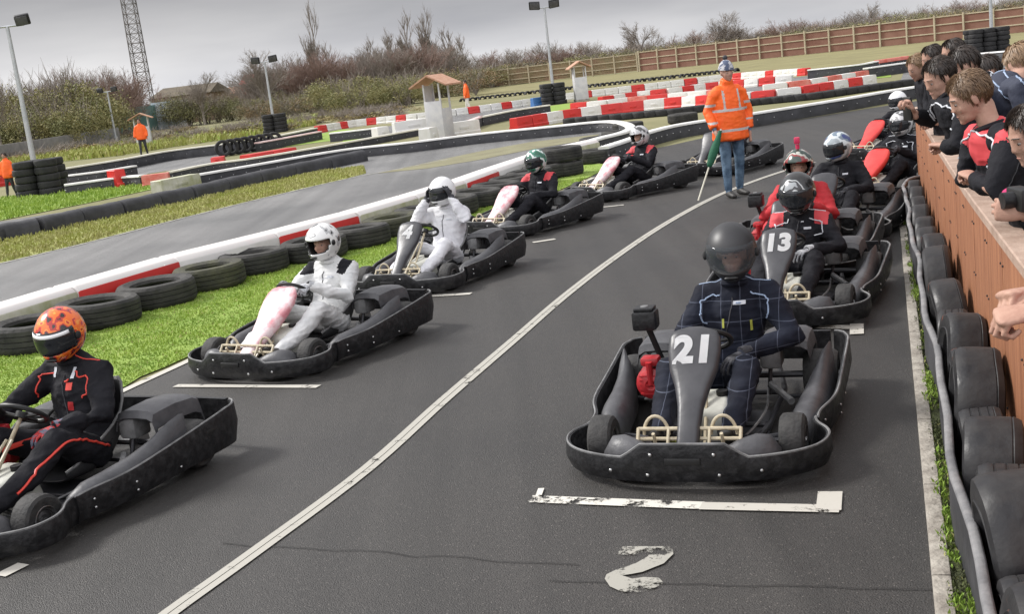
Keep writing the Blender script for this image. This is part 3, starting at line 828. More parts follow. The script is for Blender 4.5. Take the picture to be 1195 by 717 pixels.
# ------------------------------------------------------------------ ground, tracks, verges
def ground_mats():
    def asphalt(name, c1, c2, rough):
        m, nt, b = new_mat(name); N = nt.nodes.new; Lk = nt.links.new
        tc = N('ShaderNodeTexCoord')
        big = N('ShaderNodeTexNoise'); big.inputs['Scale'].default_value = .35; big.inputs['Detail'].default_value = 6
        sp = N('ShaderNodeTexNoise'); sp.inputs['Scale'].default_value = 170; sp.inputs['Detail'].default_value = 3; sp.inputs['Roughness'].default_value = .8
        vo = N('ShaderNodeTexVoronoi'); vo.inputs['Scale'].default_value = 150
        for t in (big, sp, vo): Lk(tc.outputs['Object'], t.inputs['Vector'])
        r = N('ShaderNodeValToRGB'); r.color_ramp.elements[0].position = .35; r.color_ramp.elements[1].position = .68
        r.color_ramp.elements[0].color = (*c1, 1); r.color_ramp.elements[1].color = (*c2, 1); Lk(big.outputs['Fac'], r.inputs[0])
        r2 = N('ShaderNodeValToRGB'); r2.color_ramp.elements[0].position = .36; r2.color_ramp.elements[1].position = .74
        r2.color_ramp.elements[0].color = (.40,.40,.40,1); r2.color_ramp.elements[1].color = (2.5,2.5,2.4,1); Lk(sp.outputs['Fac'], r2.inputs[0])
        mx = N('ShaderNodeMix'); mx.data_type = 'RGBA'; mx.blend_type = 'MULTIPLY'; mx.inputs[0].default_value = 1
        Lk(r.outputs[0], mx.inputs[6]); Lk(r2.outputs[0], mx.inputs[7])
        mp = N('ShaderNodeMapping'); mp.inputs['Rotation'].default_value = (0,0,math.radians(22)); mp.inputs['Scale'].default_value = (3.2,.07,1); Lk(tc.outputs['Object'], mp.inputs[0])
        st = N('ShaderNodeTexNoise'); st.inputs['Scale'].default_value = 1.0; st.inputs['Detail'].default_value = 6; Lk(mp.outputs[0], st.inputs['Vector'])
        r3 = N('ShaderNodeValToRGB'); r3.color_ramp.elements[0].position = .33; r3.color_ramp.elements[1].position = .66; r3.color_ramp.elements[0].color = (.80,.80,.80,1); r3.color_ramp.elements[1].color = (1.14,1.14,1.14,1); Lk(st.outputs['Fac'], r3.inputs[0])
        mx2 = N('ShaderNodeMix'); mx2.data_type = 'RGBA'; mx2.blend_type = 'MULTIPLY'; mx2.inputs[0].default_value = 1; Lk(mx.outputs[2], mx2.inputs[6]); Lk(r3.outputs[0], mx2.inputs[7]); mx = mx2
        # pale chippings
        ch = N('ShaderNodeTexVoronoi'); ch.inputs['Scale'].default_value = 42; Lk(tc.outputs['Object'], ch.inputs['Vector'])
        lt = N('ShaderNodeMath'); lt.operation = 'LESS_THAN'; lt.inputs[1].default_value = .13; Lk(ch.outputs['Distance'], lt.inputs[0])
        ml = N('ShaderNodeMath'); ml.operation = 'MULTIPLY'; ml.inputs[1].default_value = .55; Lk(lt.outputs[0], ml.inputs[0])
        mc = N('ShaderNodeMix'); mc.data_type = 'RGBA'; Lk(ml.outputs[0], mc.inputs[0]); Lk(mx.outputs[2], mc.inputs[6]); mc.inputs[7].default_value = (.22,.20,.18,1)
        Lk(mc.outputs[2], b.inputs['Base Color'])
        mr = N('ShaderNodeMapRange'); mr.inputs['From Min'].default_value = .35; mr.inputs['From Max'].default_value = .65
        mr.inputs['To Min'].default_value = rough-.12; mr.inputs['To Max'].default_value = rough+.1; Lk(big.outputs['Fac'], mr.inputs['Value']); Lk(mr.outputs[0], b.inputs['Roughness'])
        ad = N('ShaderNodeMath'); ad.operation = 'SUBTRACT'; Lk(sp.outputs['Fac'], ad.inputs[0]); Lk(vo.outputs['Distance'], ad.inputs[1])
        bp = N('ShaderNodeBump'); bp.inputs['Strength'].default_value = .45; bp.inputs['Distance'].default_value = .01; Lk(ad.outputs[0], bp.inputs['Height']); Lk(bp.outputs[0], b.inputs['Normal'])
        return m
    MT['asphalt'] = asphalt('asphalt_main', (.023,.0215,.0205), (.040,.037,.035), .58)
    MT['asphalt2'] = asphalt('asphalt_old', (.10,.099,.10), (.16,.157,.158), .50)
    MT['grass'] = M('grass_soil', (.17,.27,.035), .9, c2=(.25,.34,.06), scale=2.2, bump=.6, bscale=40)
    MT['grass_yellow'] = M('grass_yellow', (.22,.24,.06), .9, c2=(.30,.31,.10), scale=1.2, bump=.6, bscale=30)
    MT['rough_ground'] = M('rough_ground', (.14,.14,.055), .95, c2=(.22,.20,.10), scale=.16, bump=.6, bscale=6, detail=7)
    MT['brownverge'] = M('brown_verge', (.17,.155,.09), .9, c2=(.22,.21,.12), scale=1.5, bump=.4, bscale=20)
    MT['bankcol'] = M('fence_bank_grass', (.17,.15,.065), .95, c2=(.23,.21,.09), scale=.4, bump=.5, bscale=5)
    MT['kerb'] = M('kerb_concrete', (.22,.195,.165), .85, c2=(.38,.35,.30), scale=9, bump=.7, bscale=35)
    MT['moss'] = M('moss_soil', (.05,.055,.025), .95, c2=(.10,.12,.04), scale=12, bump=.8, bscale=50)
ground_mats()
def worn_paint(name, c, thr=.47):
    """road paint worn through to the asphalt"""
    m, nt, b = new_mat(name); N = nt.nodes.new; Lk = nt.links.new
    b.inputs['Base Color'].default_value = (*c, 1); b.inputs['Roughness'].default_value = .6
    tc = N('ShaderNodeTexCoord'); a = N('ShaderNodeTexNoise'); a.inputs['Scale'].default_value = 4.5; a.inputs['Detail'].default_value = 10; a.inputs['Roughness'].default_value = .8
    Lk(tc.outputs['Object'], a.inputs['Vector'])
    r = N('ShaderNodeMapRange'); r.inputs['From Min'].default_value = thr-.03; r.inputs['From Max'].default_value = thr+.02; Lk(a.outputs['Fac'], r.inputs['Value'])
    Lk(r.outputs[0], b.inputs['Alpha'])
    return m
MT['paint'] = worn_paint('road_paint', (.47,.45,.40), .415)
MT['paint_worn'] = worn_paint('road_paint_worn', (.60,.58,.52), .465)
MT['paint_dull'] = worn_paint('road_paint_dull', (.33,.32,.28), .475)
MT['paint_line'] = worn_paint('road_paint_line', (.38,.365,.32), .40)
MT['crack'] = M('tar_crack', (.014,.013,.012), .85)

def sheet(name, pts, z, mat, kind='structure'):
    mb = MB(); mb.add([V((p.x, p.y, z)) for p in pts], [tuple(range(len(pts)))])
    me = bpy.data.meshes.new(name); me.from_pydata(mb.v, [], mb.f)
    bm = bmesh.new(); bm.from_mesh(me)
    bmesh.ops.triangulate(bm, faces=bm.faces[:])
    for f in bm.faces:
        if f.normal.z < 0: f.normal_flip()
    bm.to_mesh(me); bm.free(); me.materials.append(MT[mat])
    o = link(name, me); o['kind'] = kind; return o
def strip(name, pts, w, z, mat, off=0.0, parent=None, dash=None):
    """a painted line w wide along ground points"""
    pts = [V((p[0], p[1], 0)) for p in pts]; L = []; R_ = []
    for i, p in enumerate(pts):
        t = (pts[min(i+1, len(pts)-1)]-pts[max(i-1, 0)]).normalized(); n = V((t.y, -t.x, 0))
        L.append(p+n*(off-w/2)+V((0,0,z))); R_.append(p+n*(off+w/2)+V((0,0,z)))
    n = len(pts); mb = MB(); mb.add(L+R_, [(i, i+1, n+i+1, n+i) for i in range(n-1)])
    o = mb.build(name, mat, parent); return o

sheet('ground', [V((-500,-60,0)), V((500,-60,0)), V((500,900,0)), V((-500,900,0))], 0, 'rough_ground')
g = lambda L: [G(x, y) for x, y in L]
edgeL = [(150,452),(228,416),(330,366),(430,318),(560,262),(640,230),(690,208)]
eL = catmull(g(edgeL), 3)
near_left = [V((-9,-6,0)), V((-5.6,2.5,0)), V((-3.9,6.2,0))]
far_C = g([(703,190),(735,180),(790,168),(880,148),(980,132),(1075,117),(1195,100)])
far_C = [p for p in far_C]
sheet('start_straight', near_left+eL+far_C+[V((60,45,0)), V((60,-6,0))], .004, 'asphalt')
# middle lanes between the low kerb row and the long barrier
lowA = g([(-60,400),(0,382),(100,350),(200,317),(300,288),(400,258),(500,232),(560,214),(640,186),(705,168)])
topB = g([(736,158),(700,153),(640,158),(560,166),(480,176),(400,186),(300,202),(225,217),(183,224),(130,239),(60,250),(0,259),(-80,275)])
sheet('middle_lanes', lowA+topB, .008, 'asphalt2')
stripG = g([(-90,306),(0,279),(45,268),(140,247),(222,231),(298,214),(380,200),(425,194),(427,203),(400,210),(300,233),(200,258),(100,284),(0,308),(-90,332)])
sheet('yellow_verge', stripG, .012, 'grass_yellow')
strip('verge_edge_line', catmull(g([(-60,325),(0,309),(100,285),(200,259),(300,234),(400,210.5),(480,195),(530,185)]), 4), .10, .016, 'paint_dull')['kind'] = 'structure'
wedge = g([(440,203),(500,190),(560,177),(620,166),(700,157),(690,163),(620,175),(560,187),(500,197)])
sheet('brown_wedge', wedge, .013, 'brownverge')
wedgeL = g([(-60,268),(0,258),(100,238),(180,221),(183,212),(120,217),(70,222),(30,228),(-60,240)])
sheet('left_green', wedgeL, .014, 'grass')
# near green strip between the low kerb row and the start straight
greenpoly = [V((-14,-3,0)), V((-9,3,0)), V((-7,7,0))]+lowA[1:8]+g([(600,208),(640,196),(690,192),(720,192)])+[p+V((-.05+.035*math.sin(p.y*9),0,0)) for p in eL[::-1]]+[p+V((-.1,0,0)) for p in near_left[::-1]]
sheet('green_verge', greenpoly, .012, 'grass')
for nm, L, z, mt in (('far_lane', [(130,207),(165,204),(250,191),(262,182),(330,172),(400,160),(400,153),(340,158),(250,172),(200,180),(140,195)], .006, 'asphalt2'),
    ('far_lane', [(440,165),(520,150),(600,139),(655,131),(640,122),(600,125),(520,136),(450,148)], .006, 'asphalt2'),
    ('far_lane', [(845,112),(900,104),(1000,90),(1060,84),(1060,72),(1000,82),(940,89),(850,100)], .006, 'asphalt2'),
    ('far_lane', [(1050,96),(1195,78),(1260,70),(1260,52),(1195,60),(1060,72)], .009, 'asphalt2'),
    ('far_green', [(330,172),(420,160),(436,155),(420,152),(400,151),(340,163)], .010, 'grass'),
    ('far_green', [(400,168),(436,160),(440,156),(425,153),(400,156)], .011, 'grass'),
    ('far_green', [(640,133),(668,127),(668,120),(640,124)], .010, 'grass'),
    ('far_green', [(943,88),(1010,84),(1040,80),(1040,90),(960,97)], .010, 'grass'),
    ('bank_grass', [(-60,205),(0,196),(60,190),(140,182),(200,172),(300,158),(370,146),(370,136),(300,146),(200,160),(100,176),(0,190),(-60,198)], .012, 'grass_yellow')):
    sheet(nm, g(L), z, mt)
# painted lines --------------------------------------------------
centre = catmull(g([(150,757),(200,717),(300,645),(430,548),(520,467),(600,398),(660,346),(720,300),(780,260),(840,228),(900,205),(950,190)]), 5)
strip('centre_line', centre, .042, .010, 'paint_line', -.0235)['kind'] = 'structure'
strip('centre_line', centre, .042, .010, 'paint_line', .0235)['kind'] = 'structure'
strip('edge_line', [V((-5.5,2.5,0)), V((-3.75,6.3,0))]+eL, .075, .0105, 'paint', .05)['kind'] = 'structure'
def bar(a, b, w, mat='paint', z=.0110):
    o = strip('grid_marking', [G(*a)*(1-t/6)+G(*b)*(t/6) for t in range(7)], w, z, mat); o['kind'] = 'structure'; return o
bar((205,452),(372,453),.07); bar((497,347),(550,344),.09); bar((622,284),(648,280),.09); bar((700,243),(728,240),.08)
bar((618,585),(820,593),.085,'paint_worn'); bar((818,593.5),(980,597),.085,'paint',.0118); bar((967,599),(969,577),.105,'paint',.0125); bar((626,589),(632,573),.03,'paint_worn',.0125)
bar((955,383),(1005,384),.10); bar((1000,392),(1000,380),.09,'paint',.0125); bar((0,675),(28,661),.08)
# the figure 2 seen from behind
two = [(723,641),(785,641),(786,650),(775,661),(750,671),(737,673.5),(726,675),(738,679),(752,677),(769,678),(775,684),(764,690),(745,695),(725,694),(712,688),(706,679),(708,674),(720,668),(742,661),(756,653),(757,650),(722,651)]
sheet('grid_number', g(two), .011, 'paint_dull')
rc = random.Random(3)
cp = [G(x, y)+V((0, rc.uniform(-.012,.012), 0)) for x, y in [(260+32*i, 637+1.9*i+rc.uniform(-1.5,1.5)) for i in range(14)]]
strip('road_crack', cp, .005, .009, 'crack')['kind'] = 'structure'
cp = [G(x, y) for x, y in [(640+30*i, 680+.75*i+rc.uniform(-1.2,1.2)) for i in range(16)]]
strip('road_crack', cp, .005, .009, 'crack')['kind'] = 'structure'
# kerb and mossy strip on the right ---------------------------------
mb = MB(); rr = random.Random(5); al = 1.5
while al < 14.5:
    L = .9
    for q in range(1):
        c = T(al+L/2, .108, .012); mb.box(c, (.066, L-.008, .04), RZ(-_td), bev=.006)
    al += L
mb.build('kerb', 'kerb')['kind'] = 'structure'
sheet('mossy_strip', [T(1,.138),T(15,.138),T(15,.50),T(1,.62)], .0105, 'moss')

# grass blades -----------------------------------------------------
def inside(p, poly):
    c = False; j = len(poly)-1
    for i in range(len(poly)):
        a, b = poly[i], poly[j]
        if (a.y > p.y) != (b.y > p.y) and p.x < (b.x-a.x)*(p.y-a.y)/(b.y-a.y)+a.x: c = not c
        j = i
    return c
def blades(name, poly, n, h, z, mats, seed=1, w=.004, dens=None):
    r = random.Random(seed); xs = [p.x for p in poly]; ys = [p.y for p in poly]; vs = []; fs = []; ms = []; k = 0; tries = 0
    while k < n and tries < n*12:
        tries += 1
        p = V((r.uniform(min(xs), max(xs)), r.uniform(min(ys), max(ys)), 0))
        if not inside(p, poly): continue
        if dens and r.random() > dens(p): continue
        cl = noise.noise(p*1.7)+.5*noise.noise(p*6)
        hh = h*r.uniform(.5,1.3)*(1+.7*cl); a = r.uniform(0, 2*PI); ln = V((r.uniform(-.6,.6), r.uniform(-.6,.6), 0))*hh
        ww = w*r.uniform(.7,1.5); d = V((math.cos(a), math.sin(a), 0))*ww; b = V((p.x, p.y, z-.003)); o = len(vs)
        vs += [b-d, b+d, b+ln*.35+d*.7+V((0,0,hh*.6)), b+ln*.35-d*.7+V((0,0,hh*.6)), b+ln+V((0,0,hh))]
        fs += [(o,o+1,o+2,o+3),(o+3,o+2,o+4)]; q = 0 if cl+r.uniform(-.25,.25) > 0 else 1
        if r.random() < .06: q = 2
        ms += [q,q]; k += 1
    me = bpy.data.meshes.new(name); me.from_pydata(vs, [], fs)
    for m in mats: me.materials.append(MT[m])
    me.polygons.foreach_set('material_index', ms); o = link(name, me); o['kind'] = 'stuff'; return o
MT['blade1'] = M('grass_blade', (.25,.36,.045), .65, c2=(.33,.44,.08), scale=3)
MT['blade2'] = M('grass_blade_dark', (.18,.29,.035), .7, c2=(.24,.34,.05), scale=3)
MT['blade3'] = M('grass_blade_dry', (.34,.33,.12), .8)
blades('verge_grass', greenpoly, 150000, .021, .012, ['blade1','blade2','blade3'], 1, .0055, lambda p: (1.0 if noise.noise(p*2.1+V((5,0,0)))+.5*noise.noise(p*5) > -.42 else .25) if (5 < p.y < 20 and p.x > -7) else .05)
MT['blade4'] = M('verge_blade', (.28,.31,.07), .8, c2=(.33,.33,.09), scale=1)
blades('yellow_grass', stripG, 16000, .06, .012, ['blade3','blade4','blade4'], 2, .012)
bankb = g([(-20,199),(0,196),(60,190),(140,182),(200,172),(300,158),(370,146),(370,138),(300,148),(200,163),(100,178),(0,192),(-20,195)])
blades('bank_growth', bankb, 14000, .28, .012, ['blade4','blade3','blade1'], 8, .045)
blades('left_grass', wedgeL, 9000, .08, .014, ['blade1','blade2','blade1'], 3, .015)
blades('kerb_moss', [T(2.5,.118),T(14.5,.110),T(14.5,.160),T(2.5,.210)], 30000, .022, .024, ['blade2','moss','blade3'], 4, .005, lambda p: 1 if noise.noise(p*4.1)+(.5 if (p.x*math.cos(_td)-p.y*math.sin(_td)) > .14 else .02) > 0 else .04)

# ------------------------------------------------------------------ barriers
MT['belt'] = M('conveyor_belt', (.02,.02,.022), .6, c2=(.045,.045,.05), scale=3, bump=.3, bscale=20)
MT['belt_edge'] = M('belt_edge_grey', (.13,.13,.135), .65, c2=(.25,.245,.245), scale=5, bump=.2)
MT['capwhite'] = M('barrier_white', (.62,.61,.57), .55, c2=(.75,.74,.72), scale=2.5, bump=.2, bscale=15)
MT['cappink'] = M('barrier_pink', (.62,.38,.36), .55, c2=(.72,.58,.56), scale=2)
MT['cappale'] = M('kerb_pale_top', (.70,.67,.64), .55, c2=(.74,.60,.57), scale=1.3, lo=.5, hi=.8)
MT['capcream'] = M('barrier_cream', (.55,.52,.42), .6, c2=(.66,.64,.55), scale=2)
MT['blockred'] = M('block_red', (.62,.03,.025), .4, c2=(.52,.03,.025), scale=3)
MT['blockfaded'] = M('block_faded_red', (.55,.10,.07), .5, c2=(.65,.25,.20), scale=3)
MT['blockwhite'] = M('block_white', (.70,.69,.66), .45, c2=(.55,.54,.46), scale=2, lo=.45, hi=.8)
MT['blockmoss'] = M('block_white_mossy', (.55,.54,.44), .6, c2=(.32,.33,.17), scale=2.5)
MT['blockblue'] = M('block_blue', (.05,.16,.38), .5)
MT['tyre'] = M('old_tyre', (.018,.0175,.017), .8, c2=(.045,.043,.038), scale=5, bump=.5, bscale=22)
MT['tyre_moss'] = M('old_tyre_mossy', (.03,.03,.025), .85, c2=(.065,.065,.035), scale=4, bump=.6, bscale=20)
MT['slick'] = M('slick_tyre', (.016,.016,.018), .5, c2=(.034,.033,.033), scale=9, detail=9, spec=.35, bump=.25, bscale=16, rvar=.12)
def scuffed():
    m = MT['slick']; nt = m.node_tree; N = nt.nodes.new; b = nt.nodes['Principled BSDF']
    src = b.inputs['Base Color'].links[0].from_socket; tc = [x for x in nt.nodes if x.type == 'TEX_COORD'][0]
    n = N('ShaderNodeTexNoise'); n.inputs['Scale'].default_value = 5.5; n.inputs['Detail'].default_value = 6; nt.links.new(tc.outputs['Object'], n.inputs['Vector'])
    r = N('ShaderNodeMapRange'); r.inputs['From Min'].default_value = .64; r.inputs['From Max'].default_value = .68; r.inputs['To Max'].default_value = .8; nt.links.new(n.outputs['Fac'], r.inputs['Value'])
    mx = N('ShaderNodeMix'); mx.data_type = 'RGBA'; nt.links.new(r.outputs[0], mx.inputs[0]); nt.links.new(src, mx.inputs[6]); mx.inputs[7].default_value = (.32,.10,.05,1)
    nt.links.new(mx.outputs[2], b.inputs['Base Color'])
scuffed()
def wall_run(mb, pts, w, h0, h1, bev=.0, mi=0, n=None):
    rings = []; N = len(pts)
    for i, p in enumerate(pts):
        t = (pts[min(i+1, N-1)]-pts[max(i-1, 0)]); t.z = 0; t.normalize(); q = V((t.y, -t.x, 0)); p = V((p.x, p.y, 0))
        a = w/2
        rings.append([p-q*a+V((0,0,h0)), p-q*a+V((0,0,h1-bev)), p-q*(a-bev)+V((0,0,h1)), p+q*(a-bev)+V((0,0,h1)), p+q*a+V((0,0,h1-bev)), p+q*a+V((0,0,h0))])
    return mb.loft(rings, mi=mi)
def base(pts_px, H): 
    return [V((p.x, p.y, 0)) for p in [G(x, y, H) for x, y in pts_px]]
def belt_barrier(label, px, H, w=.22, cap='capwhite', caph=.05, smooth=5, group=None, bodymat='belt'):
    P = catmull(base(px, H), smooth)
    r = thing('track_barrier', label, 'barrier', P[0], 0, group); P = [p-P[0] for p in P]
    mb = MB(); wall_run(mb, P, w, H-caph, H, .02); mb.build('top_cap', cap, r, ang=50)
    mb = MB(); L = sum((P[i+1]-P[i]).length for i in range(len(P)-1)); d = 0
    for i in range(len(P)-1):
        t = (P[i+1]-P[i]).normalized(); q = V((t.y,-t.x,0))
        for s in (-1,1): mb.ell(P[i]+q*s*w*.44+V((0,0,H*.45)), (.016,.016,.016), 6, 4, mi=1)
    wall_run(mb, P, w*.86, 0, H-caph, .01); mb.build('belt_face', [bodymat, 'metal'], r, ang=50)
    return r
belt_barrier('long low black barrier with a white top running into the hairpin tip', [(225,204),(300,191),(400,174),(480,165),(560,155),(640,147),(700,141),(724,142),(736,147),(728,153),(700,160),(680,166)], .30, .24)
belt_barrier('white-topped black barrier curving behind the orange-coated marshal along the straight', [(704,171),(735,161),(760,152),(800,143),(880,131),(980,115),(1050,103),(1130,92),(1230,80)], .32, .22)
belt_barrier('cream topped low barrier behind the long black one, left half of the photo', [(197,200),(247,190),(300,183),(400,166),(488,150)], .25, .22, 'capcream')
belt_barrier('grey topped barrier at the foot of the grass bank on the left', [(69,197),(144,185),(200,175),(300,162),(367,149)], .40, .3, 'capcream')
belt_barrier('dark barrier with a red patch in front of the grey topped bank barrier', [(72,205),(120,199),(156,193)], .30, .3, 'capwhite')
belt_barrier('low black and white barrier right of the tyre-ringed lamp post at far left', [(75,215),(140,206),(167,204)], .30, .3, 'capwhite')
belt_barrier('short dark barrier below the far lamp post ringed with tyres', [(300,166),(345,158),(372,153)], .35, .3, 'cappink')
belt_barrier('dark barrier with a white end block left of the near marshal hut', [(385,155),(420,151),(437,149)], .35, .3, 'capwhite')
belt_barrier('far white rail barrier in front of the lamp post base at right', [(1010,79),(1060,72),(1130,63),(1195,57),(1260,50)], .4, .3, 'capwhite')
belt_barrier('far pale rail behind the right half of the chequered rows', [(943,81),(1000,75),(1022,71)], .4, .3, 'capwhite')
belt_barrier('far faded red rail just left of the spectators heads', [(1023,70),(1058,65)], .4, .3, 'blockfaded', .15)
belt_barrier('pale thin rail running left from the near marshal hut', [(520,148),(545,141),(562,135)], .35, .25, 'cappink')
belt_barrier('grey rail on the far lane right of the near hut', [(560,136),(600,128),(640,122)], .35, .25, 'capcream')

# chunky blocks in rows -------------------------------------------
BM = {}
def block_mesh(L, H, w, mat, top=None):
    key = (round(L,2), round(H,2), round(w,2), mat, top)
    if key in BM: return BM[key]
    mb = MB(); n = 14; g_ = .012
    if top: prof = [(-w/2,0),(-w*.49,H*.30),(-w*.47,H*.80),(-w*.46,H*.84),(-w*.36,H*.96),(-w*.30,H),(w*.30,H),(w*.36,H*.96),(w*.46,H*.84),(w*.47,H*.80),(w*.49,H*.30),(w/2,0)]
    else: prof = [(-w/2,0),(-w*.5,H*.22),(-w*.43,H*.30),(-w*.40,H*.80),(-w*.37,H),(w*.37,H),(w*.40,H*.80),(w*.43,H*.30),(w*.5,H*.22),(w/2,0)]
    xs = [-L/2+g_, -L/2+g_*3, -L*.2, L*.2, L/2-g_*3, L/2-g_]
    rings = []
    for i, x in enumerate(xs):
        k = .96 if i in (0, 5) else 1
        rings.append([V((x, a*k, b*k)) for a, b in prof])
    mb.loft(rings)
    if not top: mb.box((0, 0, H*.55), (L*.30, w*.88, H*.22), bev=.01)
    me = mb.mesh('block', [mat, top or mat], 30)
    if top:
        for p in me.polygons:
            p.material_index = 1 if (p.center.z > H*.84 or abs(p.normal.x) > .9) else 0
    BM[key] = me; return me
def block_row(px, H, seg, w, pattern, label, group, cat='barrier block', name='barrier_block', tops=None, ordinal=False, catsm=4, start=0):
    P = catmull(base(px, H), 8); acc = [0]
    for i in range(len(P)-1): acc.append(acc[-1]+(P[i+1]-P[i]).length)
    n = max(1, int(round(acc[-1]/seg))); seg = acc[-1]/n; res = []
    def at(d):
        for i in range(len(P)-1):
            if acc[i+1] >= d: return P[i].lerp(P[i+1], (d-acc[i])/max(1e-6, acc[i+1]-acc[i]))
        return P[-1]
    cnt = {}
    for k in range(n):
        a, b = at(k*seg), at((k+1)*seg); c = (a+b)/2; d = b-a; m = pattern[(k+start) % len(pattern)]
        top = tops.get(m) if tops else None
        o = link(name, block_mesh(seg, H, w, m, top), None, c, math.atan2(d.y, d.x))
        colr = {'blockred':'red','blockwhite':'white','blockfaded':'faded red','blockmoss':'mossy white','blockblue':'blue','capwhite':'white'}[m]
        cnt[colr] = cnt.get(colr, 0)+1
        lb = label.replace('%c', colr).replace('%n', ORD[min(29, cnt[colr]-1)])
        tag(o, lb, cat, group.replace('%c', colr)); res.append((o, c, d.normalized()))
    return res
ROWA = [(-75,378),(0,356),(77,333),(200,298),(258,282),(345,264),(430,240),(520,214),(560,200),(600,187),(640,174),(690,163)]
block_row(ROWA, .36, 1.5, .44, ['blockmoss','blockred','blockwhite','blockred','blockmoss'], '%n %c block from the left in the low kerb row behind the left-hand karts', 'blocks in the kerb row behind the left-hand karts', tops={'blockred':'cappale','blockwhite':'cappale','blockmoss':'cappale'})
ROWD = [(598,138),(660,128),(722,120),(790,113),(840,110),(886,106),(925,102),(975,94),(1018,87)]
block_row(ROWD, .38, .76, .42, ['blockred','blockred','blockwhite','blockred','blockwhite'], '%n big glossy %c block from the left in the row beyond the hairpin', 'big plastic blocks beyond the hairpin')
block_row([(520,144),(557,139)], .45, 1.2, .5, ['blockwhite'], '%n %c block from the left beside the near marshal hut', 'white blocks beside the near marshal hut')
block_row([(369,147),(420,139),(497,131),(560,123),(618,115)], .34, .62, .4, ['blockred','blockwhite','blockwhite'], '%c block in the far chequered row left of the central lamp post', '%c blocks in the far left chequered row')
block_row([(620,114.5),(635,112.5)], .42, 1.6, .4, ['blockblue'], '%c block beside the tyre box of the central lamp post', 'blue blocks')
block_row([(659,109),(750,98),(800,92),(850,86),(900,82),(943,79)], .34, .68, .4, ['blockwhite','blockred','blockwhite','blockwhite'], '%c block in the farthest chequered row right of the central lamp post', '%c blocks in the far right chequered row')
block_row([(700,113),(741,107),(780,103),(830,96),(885,91),(925,87)], .34, .70, .4, ['blockred','blockwhite'], '%c block in the second chequered row from the back', '%c blocks in the second far row')
block_row([(668,120),(704,117),(727,114),(790,108),(850,103)], .36, .9, .4, ['blockred','blockwhite','blockwhite','blockfaded'], '%c block in the third chequered row behind the big glossy blocks', '%c blocks in the third far row')
block_row([(458,143),(503,137)], .45, 1.6, .45, ['blockwhite','blockwhite','blockred'], '%n %c block of the short row left of the near marshal hut', 'short block row left of the near hut')
block_row([(890,99),(940,93),(985,86),(1010,82)], .34, .9, .4, ['blockwhite','blockfaded'], '%c block in the row on the far lane behind the marshal', '%c blocks on the far lane')
block_row([(128,199),(141,197)], .5, 1.7, .6, ['blockred'], '%c block on the far lane right of the left lamp post', 'red blocks on the far left lane')
block_row([(165,205),(197,201)], .32, 1.3, .4, ['blockfaded','blockred'], '%n %c block joining the cream topped barrier at left', 'red blocks by the cream barrier')
block_row([(183,211),(204,208),(225,203)], .36, 1.2, .45, ['blockmoss'], '%n %c block at the left end of the long black barrier', 'mossy blocks at the barrier end')
block_row([(246,184),(262,182)], .18, 1.2, .8, ['blockred'], '%c low block left of the far tyre pile', 'low red blocks')
block_row([(285,181),(340,172)], .18, 1.3, .7, ['blockred'], '%n %c low block below the far tyre pile', 'low red blocks under the tyre pile')
block_row([(436,149),(450,147)], .45, 1.6, .6, ['blockwhite'], '%c block ending the dark barrier left of the near hut', 'white end block')
block_row([(494,150),(504,148)], .5, .9, .5, ['blockwhite','blockred'], '%c block at the left foot of the near marshal hut', 'blocks at the foot of the near hut')
block_row([(-30,205),(10,199)], .5, 1.5, .5, ['blockred'], '%n %c block at the left picture edge', 'red blocks at the left edge')

# tyres ------------------------------------------------------------
def tyre_mesh(R, w, rin, seg=36, groove=True, mat='tyre', squash=0, seed=0):
    mb = MB(); h = w/2; rings = []
    prof = [(rin,-h*.55),(rin+.012,-h*.8),(R*.66,-h*.95),(R*.68,-h*1.0),(R*.70,-h*.96),(R*.80,-h),(R*.94,-h*.92),(R*.99,-h*.72)]
    if groove:
        for q in (-.45,-.05,.35): prof += [(R,h*(q-.12)),(R,h*q),(R*.975,h*(q+.015)),(R*.975,h*(q+.07)),(R,h*(q+.085))]
    else: prof += [(R*1.0,-h*.45),(R*1.005,0),(R*1.0,h*.45)]
    if mat == 'slick': prof += [(R*1.0,h*.58),(R*.985,h*.62),(R*1.0,h*.66)]
    prof += [(R*.99,h*.72),(R*.94,h*.92),(R*.80,h),(rin+.012,h*.8),(rin,h*.55),(rin+.02,h*.35),(R*.90,h*.6),(R*.93,0),(R*.90,-h*.6),(rin+.02,-h*.35)]
    for k in range(seg):
        a = 2*PI*k/seg; f = 1+squash*noise.noise(V((math.cos(a)*1.3, math.sin(a)*1.3, seed)))
        zz = squash*.25*noise.noise(V((math.cos(a)*1.1+9, math.sin(a)*1.1, seed)))
        rings.append([V((r*f*math.cos(a), r*f*math.sin(a), z+zz*R)) for r, z in prof])
    mb.loft(rings, closed_ring=True, closed=True, caps=False)
    return mb.mesh('tyre', mat, 32)
TY = [tyre_mesh(.405,.25,.25, 44, seed=1, squash=.05), tyre_mesh(.400,.25,.24, 44, mat='tyre_moss', seed=2, squash=.05)]
PA = catmull(base(ROWA, .36), 10); QA = []
for i, p in enumerate(PA):
    t = (PA[min(i+1, len(PA)-1)]-PA[max(i-1, 0)]).normalized(); QA.append(p+V((t.y, -t.x, 0))*.625)
acc = 0; nxt = .5; k = 0
